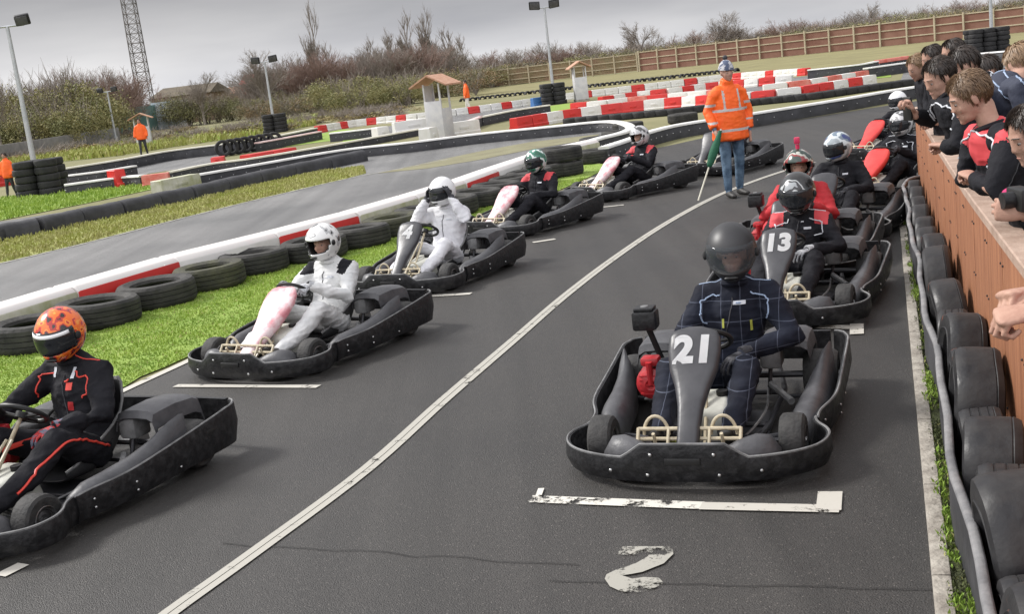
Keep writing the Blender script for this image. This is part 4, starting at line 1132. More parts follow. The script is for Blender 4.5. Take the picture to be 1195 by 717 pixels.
for i in range(len(QA)-1):
    L = (QA[i+1]-QA[i]).length
    while acc+L > nxt and k < 15 and QA[i].y < 22.6:
        p = QA[i].lerp(QA[i+1], (nxt-acc)/L); m = 1 if k in (3, 7) else 0
        o = link('tyre', TY[m], None, (p.x, p.y, .138), 0); o.rotation_euler = (rr.uniform(-.03,.03), rr.uniform(-.03,.03), k*1.3)
        tag(o, f"{ORD[k]} {'moss-stained ' if m else ''}big flat tyre from the left along the green verge", 'tyre', 'big tyres lying along the green verge')
        nxt += rr.uniform(.80,.86); k += 1
    acc += L
for i, (x, y, z, w_) in enumerate([(655,199,0,'lower tyre of the stack behind the green helmet driver'),(655,199,1,'upper tyre of the stack behind the green helmet driver'),(695,184,0,'flat tyre nearest the tip of the hairpin'),(697,168,0,'dark flat tyre inside the hairpin tip'),(722,160,0,'flat tyre just right of the hairpin tip'),(733,150,0,'small dark tyre beyond the hairpin tip'),(797,139,0,'lone flat tyre left of the orange coat marshal')]):
    p = G(x, y, .1); o = link('tyre', TY[0], None, (p.x, p.y, .138+z*.255), i); tag(o, w_, 'tyre', 'tyres round the hairpin tip')
# flat tyres under the big block row
MT['tyre_dark'] = M('tyre_dark', (.012,.012,.013), .8, c2=(.028,.027,.027), scale=4, bump=.4, bscale=20)
TYf = tyre_mesh(.31,.20,.19, 20, False, 'tyre_dark')
for i in range(30):
    t = i/29; x = 668+t*(1055-668); 
    ys = [(668,141),(725,136),(790,130),(880,119),(950,112),(1018,102),(1055,97)]
    for (a, b), (c, d) in zip(ys[:-1], ys[1:]):
        if a <= x <= c+.01: y = b+(d-b)*(x-a)/(c-a)
    p = G(x, y, .1); tag(link('tyre', TYf, None, (p.x, p.y, .102), i*.7), 'flat black tyre in the row at the foot of the big glossy blocks', 'tyre', 'tyres in front of the big glossy blocks')
# dark tyre row behind the far chequered rows, half buried upright
for i in range(56):
    t = i/55; x = 540+t*(860-540); y = 117+(82-117)*t
    p = G(x, y+1.5); o = link('tyre', TYf, None, (p.x, p.y, -.06), 0); o.rotation_euler = (PI/2, 0, rr.uniform(-.9,.9))
    tag(o, 'upright half-sunk tyre in the far row at the foot of the fence bank', 'tyre', 'half-sunk tyres by the fence bank')
# black wrapped sections along the yellow verge
sx = [(-60,300),(0,284),(45,276),(92,265),(140,255),(183,245),(222,237),(262,227),(300,218),(340,209),(382,200),(424,191)]
for i in range(len(sx)-1):
    a, b = G(sx[i][0], sx[i][1]-3), G(sx[i+1][0], sx[i+1][1]-3); c = (a+b)/2; L = (b-a).length; mb = MB(); rings = []
    for q, k in ((-.49,.86),(-.47,1),(-.2,1.02),(.1,.97),(.3,1.01),(.47,1),(.49,.86)):
        ring = []
        for j in range(12):
            an = PI*j/11; ring.append(V((q*L, .20*k*math.cos(an), .30*k*math.sin(an)**.45)))
        rings.append(ring)
    mb.loft(rings); o = mb.build('tyre_roll', 'belt', None, c, math.atan2(b.y-a.y, b.x-a.x), 45)
    tag(o, f'{ORD[i]} black rubber roll from the left along the yellow verge', 'rubber roll', 'black rubber rolls along the yellow verge')
# tyre stacks round lamp posts
def stack(label, x, y, wpx, hgt, R=.31, cols=3, group='tyre stacks round lamp posts'):
    c = G(x, y); 
    rt = thing('tyre_stack', label, 'tyre stack', (c.x, c.y, 0), 0, group); k = 0
    n = int(hgt/.2)
    for i in range(cols):
        for j in range(2):
            for z in range(n):
                o = link('tyre', TYf, rt, ((i-(cols-1)/2)*R*1.95+rr.uniform(-.03,.03), j*R*1.9+rr.uniform(-.03,.03), .102+z*.2)); o.rotation_euler[2] = k; k += 1
    return rt
stack('big black tyre stack round the leftmost lamp post', 47, 229, 55, 1.0, cols=2)
stack('tyre stack at the base of the lamp post left of the tall poplar', 321, 155, 18, 1.0, cols=2)
stack('tyre stack round the central lamp post', 647, 122, 22, 1.0, cols=2)
stack('dark tyre stack round the rightmost lamp post behind the spectators', 1155, 64, 30, 1.3, cols=3)
for i in range(8):
    p = G(262+i*8.5, 183-i*1.5); o = link('tyre', TYf, None, (p.x, p.y, .31), 0); o.rotation_euler = (PI/2, .1*i, .3); tag(o, 'upright tyre in the pile on the far lane left of the cream barrier', 'tyre', 'pile of tyres on the far lane')

# right-hand rail, tyre row, wooden wall ------------------------------
def offR(al):   # rail offset along the kerb
    tb = [(1,.225),(3,.215),(4.5,.195),(6,.185),(9,.165),(12,.150),(13.4,.150)]
    for (a, b), (c, d) in zip(tb[:-1], tb[1:]):
        if a <= al <= c: return b+(d-b)*(al-a)/(c-a)
    return tb[-1][1]
def offW(al):
    tb = [(1,.60),(3,.53),(4.8,.475),(6.8,.415),(9.5,.37),(12.2,.335),(20,.30)]
    for (a, b), (c, d) in zip(tb[:-1], tb[1:]):
        if a <= al <= c: return b+(d-b)*(al-a)/(c-a)
    return tb[-1][1]
rp = [T(a*.25, offR(a*.25)+.012*math.sin(a*.25*2.3)+.008*math.sin(a*.25*5.1)) for a in range(5, 53)]+[T(13.3,.16),T(13.6,.20),T(13.75,.27),T(13.8,.33)]
rt = thing('rubber_rail', 'thin wavy grey-topped rubber rail standing along the mossy kerb on the right', 'rail', rp[0]); q = [p-rp[0] for p in rp]
mb = MB(); wall_run(mb, q, .016, 0.0, .285, .002); mb.build('rail_face', 'belt', rt, ang=50)
mb = MB(); wall_run(mb, q, .036, .285, .305, .008); mb.build('rail_top', 'belt_edge', rt, ang=50)
def slick_mesh(R, w, seed, groove):
    return tyre_mesh(R, w, R*.5, 34, groove, 'slick', .10, seed)
al = 2.35; i = 0; SL = {}
rs = random.Random(11)
while al < 13.2:
    big = (i % 2 == 0); near = max(0, 1-(al-2)/11)
    R = (.27 if big else .205)*(1 if al < 9 else .80)*(.93 if al < 5 else 1)+rs.uniform(-.02,.02)
    o0, o1 = offR(al)+.022, offW(al)-.022; w = min(o1-o0, .30)
    me = slick_mesh(R, w*(.93 if big else rs.uniform(.72,.9)), i*3.1, (i % 2 == 1))
    p = T(al, (o0+o1)/2, R*.985); o = link('tyre', me, None, p, 0)
    o.rotation_euler = (0, PI/2+rs.uniform(-.10,.10), -_td+rs.uniform(-.10,.10))
    tag(o, f"{ORD[i]} {'bulging' if big else 'smaller'} slick tyre from the camera end between the rubber rail and the wooden wall", 'tyre', 'slick tyres along the wooden wall')
    al += R*.86+((.205 if big else .27)*(1 if al < 9 else .80))*.84; i += 1
# wooden wall
MT['wood'] = M('wall_wood', (.20,.075,.035), .6, c2=(.40,.175,.085), scale=3, bump=.35, bscale=30, lo=.3, hi=.7, detail=9)
MT['wood_top'] = M('ledge_wood', (.34,.235,.18), .65, c2=(.46,.34,.27), scale=8, bump=.3)
def wood_grain(m, sc):
    nt = m.node_tree
    for n in nt.nodes:
        if n.type == 'TEX_NOISE':
            mp = nt.nodes.new('ShaderNodeMapping'); mp.inputs['Scale'].default_value = sc
            tc = [x for x in nt.nodes if x.type == 'TEX_COORD'][0]
            nt.links.new(tc.outputs['Object'], mp.inputs[0]); nt.links.new(mp.outputs[0], n.inputs['Vector'])
wood_grain(MT['wood'], (7,7,.5))
wt = thing('wooden_wall', 'reddish brown boarded wall with a pale ledge, the spectators leaning over it', 'wall', T(2, offW(2)))
O = T(2, offW(2)); ale = 1.3; mb = MB(); k = 0
while ale < 14.2:
    a, b = T(ale, offW(ale)), T(ale+.60, offW(ale+.60)); c = (a+b)/2-O; d = b-a
    mb.box(c+V((d.y,-d.x,0)).normalized()*.012+V((0,0,.5)), (d.length-.004, .022+.003*(k % 2), 1.0), RZ(math.atan2(d.y, d.x)), bev=.002); ale += .60; k += 1
mb.build('boards', 'wood', wt)
mb = MB(); ale = 1.3
while ale < 14.2:
    a, b = T(ale, offW(ale)), T(ale+.60, offW(ale+.60)); d = b-a; n_ = V((d.y,-d.x,0)).normalized()
    for zz in (.25,.62,.90):
        for f in (.06,.94): mb.ell(a+d*f-O-n_*.0015+V((0,0,zz)), (.006,.006,.006), 6, 4)
    ale += .60
tag(mb.build('nail_heads', 'steel_dark', wt), kind='stuff')
pts = [T(a*.5, offW(a*.5)+.07)-O for a in range(3, 29)]
mb = MB(); wall_run(mb, pts, .17, 1.0, 1.045, .006); mb.build('ledge', 'wood_top', wt)
mb = MB()
for a in range(2, 15, 2): mb.box(T(a, offW(a)+.09, .5)-O, (.09,.09,.99), RZ(-_td))
mb.build('wall_posts', 'wood', wt)
# ------------------------------------------------------------------ karts and drivers
def kp(x, y, deg): return x, y, deg
def HK(px, py, z, deg):
    """kart spot from where its driver's helmet centre stands"""
    p = G(px, py, z); t = math.radians(deg); return (p.x-.35*math.sin(t), p.y-.35*math.cos(t), deg)
def NK(px, py, z, deg):
    """kart spot from where the number on its fairing stands"""
    p = G(px, py, z); t = math.radians(deg); return (p.x+.45*math.sin(t), p.y+.45*math.cos(t), deg)
KP = {
 'orange': (-2.59, 6.14, 25), 'pale': (-1.60, 9.04, 30), 'four': (-.72, 11.75, 27), 'green': (.30, 14.75, 40), 'silver': (1.88, 17.15, 52), 'behind': (3.62, 18.75, 40),
 'n21': (1.0, 5.98, 20), 'n13': NK(907,286,.54,24), 'red': HK(932,191,.86,24), 'blue': HK(978,169,.84,28), 'sil2': HK(1052,142,.82,46), 'wht2': HK(1048,116,.82,52)}
place_kart(*KP['n21'], 'black kart number 21 at the front right on its grid line', number='21', size=.195)
place_kart(*KP['orange'], 'black kart cut by the left picture edge under the orange helmet driver', number=None)
place_kart(*KP['pale'], 'black kart with a wide pink front fairing under the pale-suited driver', 'wide', 'pink')
place_kart(*KP['four'], 'black kart number 4 carrying the all-white driver', number='4', size=.20)
place_kart(*KP['green'], 'pink-faired kart of the green helmet driver, fourth in the left column', 'wide', 'pink')
place_kart(*KP['silver'], 'pink-faired kart of the silver helmet driver beside the hairpin tip', 'wide', 'pink')
place_kart(*KP['behind'], 'black kart partly hidden behind the legs of the orange-coated marshal')
place_kart(*KP['n13'], 'black kart number 13 just behind number 21', number='13', size=.19)
place_kart(*KP['red'], 'dark kart behind number 13 under the red-suited driver with a camera on the helmet', air=True)
place_kart(*KP['blue'], 'dark kart by the rubber rail under the driver with the silver and blue helmet')
place_kart(*KP['sil2'], 'red-faired kart nearer the wooden wall end, under the grey helmet driver', 'wide', 'red')
place_kart(*KP['wht2'], 'red-faired kart farthest back on the right, under the white helmet driver', 'wide', 'red')

driver(*KP['n21'], 'driver of kart 21 in matt black helmet and navy windowpane suit with pale piping', 'pane_suit', 'mattblack', 'visor_clear', 1.06, 'glove_black', 'lap', yaw=.10, pitch=.12, piping='piping_blue', seed=1, voxel=.011, lean=-.10, hs=1.12, patches=((-.03,.60,.07,.020,'piping_white'),(.06,.50,.012,.05,'yellowwire'),(-.09,.48,.012,.06,'yellowwire')))
driver(*KP['orange'], 'driver with flame orange helmet and black suit at the left picture edge', 'black_suit', 'orange', 'visor', 1.0, 'glove_red', 'mixed', yaw=.25, pitch=.2, piping='piping_red', peak='white', seed=2, voxel=.011, panels=None, lean=.08, patches=((.075,.64,.022,.055,'piping_white'),(-.075,.64,.022,.055,'piping_white'),(-.06,.57,.04,.04,'piping_red'),(-.07,.46,.04,.05,'redpart'),(.0,.34,.26,.028,'piping_red')))
driver(*KP['pale'], 'driver in pale grey suit and white patterned helmet with hands on the wheel', 'cream_suit', 'whitegrey', None, .97, 'glove_grey', 'wheel', yaw=.05, pitch=.08, seed=3, voxel=.012, panels='black_suit')
driver(*KP['four'], 'driver in all-white suit holding both sides of a white helmet', 'white_suit', 'white', 'visor', 1.0, 'glove_black', 'helmet', yaw=-.1, pitch=.1, seed=4, voxel=.013)
driver(*KP['green'], 'driver with green and white helmet and dark suit with red shoulders', 'black_suit', 'green', 'visor', .95, 'glove_black', 'lap', yaw=0, pitch=.15, panels='red_panel', seed=5)
driver(*KP['silver'], 'driver in silver grey helmet and black suit with red shoulder, beside the hairpin tip', 'black_suit', 'silver', None, .95, 'glove_black', 'wheel', yaw=0, pitch=.1, panels='red_panel', seed=6)
driver(*KP['behind'], 'driver in dark clothes hidden behind the orange-coated marshal', 'black_suit', 'mattblack', 'visor', .93, 'glove_black', 'wheel', seed=7)
driver(*KP['n13'], 'driver of kart 13 in black and teal helmet and black suit with red shoulder flashes', 'black_suit', 'blackteal', 'visor', .95, 'glove_grey', 'lap', yaw=.0, pitch=.22, panels='red_panel', piping='piping_white', seed=8, hs=1.14, voxel=.012, lean=-.03)
rd, ob = driver(*KP['red'], 'driver in red suit with pink action camera on the helmet top', 'red_suit', 'darkpat', None, 1.0, 'glove_black', 'wheel', yaw=.1, pitch=.0, seed=9)
mb = MB(); mb.tube([(0,-.36,1.02),(0,-.36,1.06)], .018, 10); mb.box((0,-.35,1.095), (.05,.04,.06), bev=.008); mb.build('helmet_camera', M('camera_pink', (.6,.03,.10), .4), rd)
driver(*KP['blue'], 'driver in silver and blue helmet and black suit leaning by the rubber rail', 'black_suit', 'silverblue', 'visor', .98, 'glove_black', 'lap', yaw=-.5, pitch=.2, seed=10)
driver(*KP['sil2'], 'driver in grey helmet and white-piped black suit by the end of the wooden wall', 'black_suit', 'silver', 'visor', .95, 'glove_black', 'wheel', piping='piping_white', seed=11)
driver(*KP['wht2'], 'driver in plain white helmet, farthest back on the right', 'black_suit', 'white', 'visor', .95, 'glove_black', 'wheel', seed=12)

# ------------------------------------------------------------------ standing people
def standing(label, x, y, rz, H=1.75, coat='orange', legs='denim', hat=None, hairm='hair_dark', arms=None, voxel=.02, tape=True, hem=.78, group='marshals in orange', step=.07, hands='skin', cat='person'):
    """local frame: +Y is where the person faces; coat hem height in fractions of the legs"""
    root = thing('person', label, cat, (x, y, 0), rz, group); k = H/1.75
    arms = arms or ((V((-.27,.02,1.10)), V((-.29,.10,.86))), (V((.27,.02,1.10)), V((.29,.10,.86))))
    hd = V((0,.03,1.60))*k; b = Body()
    R3 = head_parts(b, hd, 0, -.08, 0, k, 0)
    b.chain([(V((0,-.01,1.38))*k,.06*k,.06*k),(V((0,.0,1.50))*k,.052*k,.055*k)], mat=0)
    b.chain([(V((0,0,.92))*k,.155*k,.11*k),(V((0,0,1.10))*k,.14*k,.10*k),(V((0,0,1.28))*k,.16*k,.11*k),(V((0,0,1.38))*k,.12*k,.08*k)], mat=1)
    for s, (el, wr) in ((-1, arms[0]), (1, arms[1])):
        b.chain([(V((s*.15,0,1.36))*k,.05*k,.05*k),(el*k,.042*k,.042*k),(wr*k,.030*k,.028*k)], mat=1)
        d = (wr-el).normalized(); b.chain([(wr*k,.028*k,.026*k),((wr+d*.06)*k,.036*k,.02*k),((wr+d*.15)*k,.028*k,.018*k)], side=V((0,1,0)), mat=0)
        b.chain([(V((s*.09,0,.92))*k,.095*k,.10*k),(V((s*.105,.02+s*step*.3,.50))*k,.068*k,.07*k),(V((s*.115,-.01+s*step,.12))*k,.052*k,.056*k)], mat=1)
        b.chain([(V((s*.115,-.02+s*step,.05))*k,.045*k,.045*k),(V((s*.125,.10+s*step,.045))*k,.045*k,.038*k),(V((s*.13,.18+s*step,.035))*k,.038*k,.03*k)], mat=2)
    o = b.finish('body', ['skin', legs, 'shoe'], voxel, 3, .005, 9, None, root)
    face_details(o, hd, R3, k)
    c = Body()
    c.chain([(V((0,0,hem))*k,.250*k,.175*k),(V((0,0,1.0))*k,.232*k,.165*k),(V((0,0,1.22))*k,.205*k,.145*k),(V((0,-.01,1.37))*k,.19*k,.115*k),(V((0,0,1.45))*k,.095*k,.09*k),(V((0,.02,1.51))*k,.078*k,.082*k)], capa=False, capb=False)
    for s, (el, wr) in ((-1, arms[0]), (1, arms[1])):
        c.chain([(V((s*.12,0,1.37))*k,.085*k,.08*k),(V((s*.19,0,1.33))*k,.08*k,.078*k),(el*k,.068*k,.066*k),((el*.1+wr*.9)*k,.056*k,.054*k)], side=V((0,1,0)), capb=False)
    def rule(p, m):
        if not tape: return None
        z = p.z/k; x = abs(p.x/k)
        if x < .24 and (.85 < z < .885 or 1.11 < z < 1.145): return 1
        if .09 < x < .12 and 1.13 < z < 1.38: return 1
        if x >= .20 and (.97 < z < 1.0 or 1.19 < z < 1.22): return 1
        return None
    c.finish('coat', [coat, 'reflect'], voxel*.8, 3, .008, 8, rule, root)
    if hat:
        mb = MB(); rings = []
        for i in range(9):
            el = -.02+(PI/2-.02)*i/8; wv = 1.0+(.05 if i < 2 else 0)
            rings.append([hd+R3 @ (V((.093*math.cos(el)*math.sin(a)*wv, -.01+.108*math.cos(el)*math.cos(a)*wv, .035+.125*math.sin(el)))*k) for a in [2*PI*j/24 for j in range(24)]])
        mb.loft(rings); ht = mb.build('hat', hat, root, ang=60)
        mb = MB(); mb.ell(hd+V((0,-.01,.185))*k, (.032*k,)*3, 12, 8); mb.build('bobble', 'glove_black', ht)
    else: hair(root, hd, R3, k, hairm, n=120)
    return root, o
ar = ((V((-.28,-.02,1.10)), V((-.26,.03,.84))), (V((.28,-.02,1.12)), V((.27,.12,.90))))
mp = G(858, 229)
mr, _o = standing('marshal in long hi-vis orange coat, jeans and bobble hat standing on the centre line', mp.x, mp.y, PI+.25, 1.76, hat='knit', arms=ar, voxel=.014, hem=.75)
# rolled green flag held in the right hand (image left)
fl = thing('flag', 'rolled green flag on a pale stick in the hand of the hi-vis marshal', 'flag', (mp.x, mp.y, 0), PI+.25)
hnd = V((.27,.20,.80))
tipp = V((.66,.30,.06)); MT['flag_green'] = M('flag_green', (.01,.09,.045), .8, bump=.4, bscale=20)
mb = MB(); mb.tube([hnd+(hnd-tipp)*.15, tipp], .011, 8); mb.build('flag_stick', 'capcream', fl)
mb = MB(); dd = tipp-hnd; mb.tube(catmull([hnd+dd*-.12, hnd+dd*.05, hnd+dd*.25, hnd+dd*.42, hnd+dd*.47], 4), [.02,.026,.032,.038,.044,.05,.055,.058,.058,.055,.05,.045,.04,.035,.028,.02,.01], 10); mb.build('flag_cloth', 'flag_green', fl)
for (x, y, rz, lab, H, lg) in ((15,231,PI-.4,'small marshal in orange hi-vis beside the leftmost tyre stack',1.32,'glove_black'), (169,182,PI,'marshal in orange under the far hut on the left bank',1.7,'glove_black'), (547,131,PI/2,'marshal in orange walking in front of the far fence',1.65,'capwhite')):
    p = G(x, y); standing(lab, p.x, p.y, rz, H, legs=lg, voxel=.03, tape=False, step=.12)

# ------------------------------------------------------------------ spectators at the wall
def spectator(label, head, yaw, pitch, shL, shR, elL, elR, wrL, wrR, pelvis, suit, hairm, s=1.1, fineness=.008, hk=('relax','relax'), hd=None, piping=None, panels=False, roll=0, hn=900, seed=0):
    base_ = V((pelvis.x, pelvis.y, 0)); q = lambda p: V(p)-base_
    root = thing('person', label, 'person', base_, 0, 'spectators leaning on the wooden wall')
    head, shL, shR, elL, elR, wrL, wrR, pelvis = map(q, (head, shL, shR, elL, elR, wrL, wrR, pelvis))
    b = Body(); R3 = head_parts(b, head, yaw, pitch, roll, s, 0)
    nb = (shL+shR)/2; side = (shL-shR).normalized()
    hb = head+R3 @ (V((0,-.035,-.07))*s)
    b.chain([(nb,.07*s,.06*s),(nb*.4+hb*.6,.048*s,.052*s),(hb,.047*s,.054*s)], side=side)
    b.chain([(pelvis,.11*s,.08*s),(pelvis*.5+nb*.5,.10*s,.07*s),(nb*.8+pelvis*.2,.09*s,.06*s)], side=side)
    for sh, el, wr in ((shL,elL,wrL),(shR,elR,wrR)):
        b.chain([(sh,.045*s,.045*s),(el,.04*s,.04*s),(wr,.028*s,.026*s)])
    for sd in (-1, 1):
        hip = pelvis+side*sd*.09*s; 
        b.chain([(hip,.08*s,.08*s),(V((hip.x,hip.y,.5)),.06*s,.06*s),(V((hip.x,hip.y,.08)),.045*s,.045*s)], mat=0)
    o = b.finish('body', ['skin'], fineness, 3, 0, 9, None, root)
    face_details(o, head, R3, s)
    c = Body()
    ch = pelvis*.4+nb*.6
    up = (nb-pelvis).normalized()
    c.chain([(V((pelvis.x,pelvis.y,max(.55,pelvis.z-.25))),.18*s,.14*s),(pelvis,.185*s,.145*s),(pelvis*.6+nb*.4,.18*s,.14*s),(ch+up*.05,.20*s,.15*s),(nb-up*.01,.18*s,.12*s),(nb+up*.055,.095*s,.088*s)], side=side, capb=False)
    for sh, el, wr in ((shL,elL,wrL),(shR,elR,wrR)):
        c.chain([(nb*.45+sh*.55,.085*s,.08*s),(sh,.078*s,.074*s),((sh+el)/2,.068*s,.065*s),(el,.062*s,.060*s),(el*.5+wr*.5,.054*s,.052*s),(el*.06+wr*.94,.040*s,.038*s)], side=side, capb=False)
    for sd in (-1, 1):
        hip = pelvis+side*sd*.09*s
        c.chain([(hip,.10*s,.10*s),(V((hip.x,hip.y,.5)),.08*s,.08*s),(V((hip.x,hip.y,.14)),.07*s,.07*s)])
    mats = [suit, 'red_panel']; rule = None
    if panels:
        def rule(p, m):
            for sh in (shL, shR):
                dlt = p-sh
                if dlt.length < .085*s and dlt.dot(up) > .0: return 1
            if (p-nb).length < .15*s and (p-nb).dot(up) > -.07: return 1
    j = c.finish('jacket', mats, max(.0085, fineness*1.2), 4, .009, 7, rule, root, seed=seed)
    fw = (R3 @ V((0,1,0)))
    if piping:
        for sh, el, sg in ((shL,elL,1),(shR,elR,-1)):
            f = V((fw.x, fw.y, 0)).normalized()
            surf_line(j.data, [nb+up*.06+f*.07, (nb+sh)/2+f*.10+up*.03, sh+f*.09-up*.02, sh+f*.06-up*.12+side*sg*.02, (sh+el)/2+f*.05], .005*s, 'piping', piping, j)
            surf_line(j.data, [nb+up*.05-f*.06, (nb+sh)/2-f*.06+up*.07, sh-f*.03+up*.08, sh-f*.05-up*.04], .005*s, 'piping', piping, j)
        for sh, el, wr in ((shL,elL,wrL),(shR,elR,wrR)):
            surf_line(j.data, [sh-fw*.06, (sh+el)/2-fw*.07, el-fw*.06], .0022, 'seam', 'greyplastic', j)
    mb = MB(); ax = (hb-nb).normalized(); u, w = frame(ax, side); cc = nb+ax*.055*s
    mb.tube([cc+(u*math.cos(t)*.073+w*math.sin(t)*.068)*s for t in [2*PI*k/20 for k in range(20)]], .014*s, 8, closed=True); mb.build('collar', suit, j)
    for k, (el, wr, rt_) in enumerate(((elL,wrL,False),(elR,wrR,True))):
        d = (wr-el).normalized(); ov = hd[k] if hd else None
        fd, pd = ov if ov else (d, V((0,0,-1)))
        hand(o, hk[k], wr+d*.012, fd, pd, rt_, 'skin', 'hand', s)
    hair(root, head, R3, s, hairm, seed, n=hn)
    return root
A_ = math.pi/2
# boy in profile with red shoulders
spectator('brown-haired boy in black suit with red shoulders, face in profile, leaning on the ledge', D(1131,112,5.1), A_-.12, -.42, D(1180,162,4.85), D(1142,158,5.35), D(1160,226,4.80), D(1128,208,5.4), D(1136,208,5.0), D(1156,215,5.1), D(1222,268,5.3), 'black_suit', 'hair_brown', .90, .006, ('fist','fist'), None, 'piping_white', True, hn=1900, seed=1)
S2 = spectator('dark-haired boy in black suit holding a phone out over the wall', D(1096,90,6.3), A_+.2, -.40, D(1128,128,6.0), D(1100,120,6.5), D(1118,172,6.0), D(1084,140,6.6), D(1102,170,6.1), D(1067,132,6.5), D(1165,190,6.5), 'black_suit', 'hair_dark', .88, .008, ('fist','grip'), (None, (V((-.4,-.1,.8)), V((-.9,-.2,0)))), 'piping_white', seed=2)
ph = thing('phone', 'black phone in the outstretched hand of the dark-haired boy', 'phone', D(1059,127,6.5)); mb = MB(); mb.box((0,0,0), (.012,.07,.13), RZ(.3), bev=.004); mb.build('phone_body', 'black', ph)
mb = MB(); mb.box((.009,0,0), (.004,.058,.105), RZ(.3), bev=.001); mb.build('screen', 'visor', ph)
spectator('dark-haired boy behind the boy with red shoulders, only the back of the head clear', D(1124,76,7.0), A_-.2, -.35, D(1158,104,6.8), D(1135,98,7.3), D(1165,150,6.8), D(1128,140,7.4), D(1140,160,7.0), D(1124,160,7.3), D(1185,160,7.1), 'black_suit', 'hair_dark', .92, .012, ('fist','fist'), piping='piping_white', hn=500, seed=3)
spectator('dark-haired boy in dark suit just behind the head of the boy with red shoulders', D(1151,84,7.6), A_-.1, -.35, D(1180,112,7.4), D(1160,108,7.9), D(1185,155,7.4), D(1152,150,8.0), D(1165,170,7.6), D(1150,170,7.9), D(1205,170,7.7), 'black_suit', 'hair_dark', .92, .014, ('fist','fist'), hn=300, seed=12)
spectator('short dark-haired boy highest in the group at the far end of the wall', D(1112,62,8.6), A_, -.2, D(1132,85,8.4), D(1112,82,8.9), D(1138,118,8.4), D(1107,118,9.0), D(1125,130,8.6), D(1104,132,8.9), D(1150,130,8.7), 'black_suit', 'hair_dark', .88, .014, ('fist','fist'), hn=300, seed=4)
spectator('dark-haired boy between the sandy-haired one and the phone holder', D(1088,68,9.2), A_, -.3, D(1106,88,9.0), D(1090,86,9.4), D(1105,120,9.0), D(1084,120,9.5), D(1095,134,9.2), D(1082,136,9.4), D(1120,135,9.3), 'black_suit', 'hair_dark', .88, .014, ('fist','fist'), hn=300, seed=5)
spectator('sandy-haired boy at the far left end of the line of spectators', D(1071,78,9.6), A_+.1, -.45, D(1090,98,9.4), D(1075,96,9.9), D(1092,128,9.4), D(1078,124,9.9), D(1086,138,9.6), D(1078,138,9.8), D(1108,145,9.7), 'black_suit', 'hair_sandy', .88, .014, ('fist','fist'), hn=400, seed=6)
MT['navy_suit'] = M('suit_navy', (.018,.022,.042), .8, c2=(.03,.036,.06), scale=5, bump=.5, bscale=14)
spectator('boy in navy suit with pale piping bending away behind the boy with red shoulders', D(1191,74,6.3), A_-1.2, -.5, D(1192,104,6.0), D(1158,104,6.5), D(1205,165,6.0), D(1150,150,6.6), D(1190,190,6.2), D(1165,180,6.5), D(1205,180,6.6), 'navy_suit', 'hair_sandy', .92, .012, ('fist','fist'), piping='piping_blue', hn=500, seed=7)
spectator('dark-haired boy nearest the camera at the right edge, both hands round a camera', D(1205,155,4.1), A_+.05, -.40, D(1240,215,3.85), D(1225,205,4.25), D(1238,290,3.75), D(1222,275,4.2), D(1197,250,3.62), D(1200,240,3.80), D(1275,380,4.1), 'black_suit', 'hair_dark', .88, .007, ('grip','grip'), ((V((-.8,.5,.15)), V((.2,.9,-.1))), (V((-.8,-.3,.15)), V((.2,-.9,-.1)))), 'piping_white', hn=1500, seed=8)
cm = thing('camera', 'small black camera held by the boy at the right picture edge', 'camera', D(1192,232,3.62)); mb = MB(); mb.box((0,0,0), (.05,.11,.07), bev=.008); mb.build('camera_body', 'black', cm)
mb = MB(); mb.tube([(-.02,0,0),(-.06,0,0)], .026, 14); mb.build('lens', 'plastic', cm)
spectator('person mostly out of frame at the right edge with pale fists on the ledge', D(1290,215,2.55), A_+.1, -.3, D(1310,330,2.45), D(1275,310,2.75), D(1290,450,2.45), D(1250,400,2.75), D(1216,368,2.55), D(1214,345,2.68), D(1370,520,2.7), 'red_suit', 'hair_dark', .95, .007, ('fist','fist'), ((V((-1,.25,-.1)), V((.3,.2,-.9))), (V((-1,-.1,.05)), V((.3,-.2,-.9)))), hn=300, seed=9)
sl = MB(); c0 = D(1186,214,3.6); sl.ell(D(1180,226,3.70), (.028,.03,.02), 14, 10); sl.ell(D(1173,230,3.68), (.018,.024,.014), 12, 8); tag(sl.build('scarf', M('pink_cloth', (.45,.02,.12), .8, bump=.5, bscale=15)), 'bright pink cloth tucked by the hands of the boy with the camera', 'cloth')

def atx(px, Y, z=0.0):
    """point at height z and distance Y in the photograph column px"""
    lo, hi = -400, 700
    for _ in range(50):
        m = (lo+hi)/2; dv = D(px, m, 1)-CC; zz = CH+dv.z*Y/dv.y
        if zz > z: lo = m
        else: hi = m
    dv = D(px, (lo+hi)/2, 1)-CC; return CC+dv*(Y/dv.y)
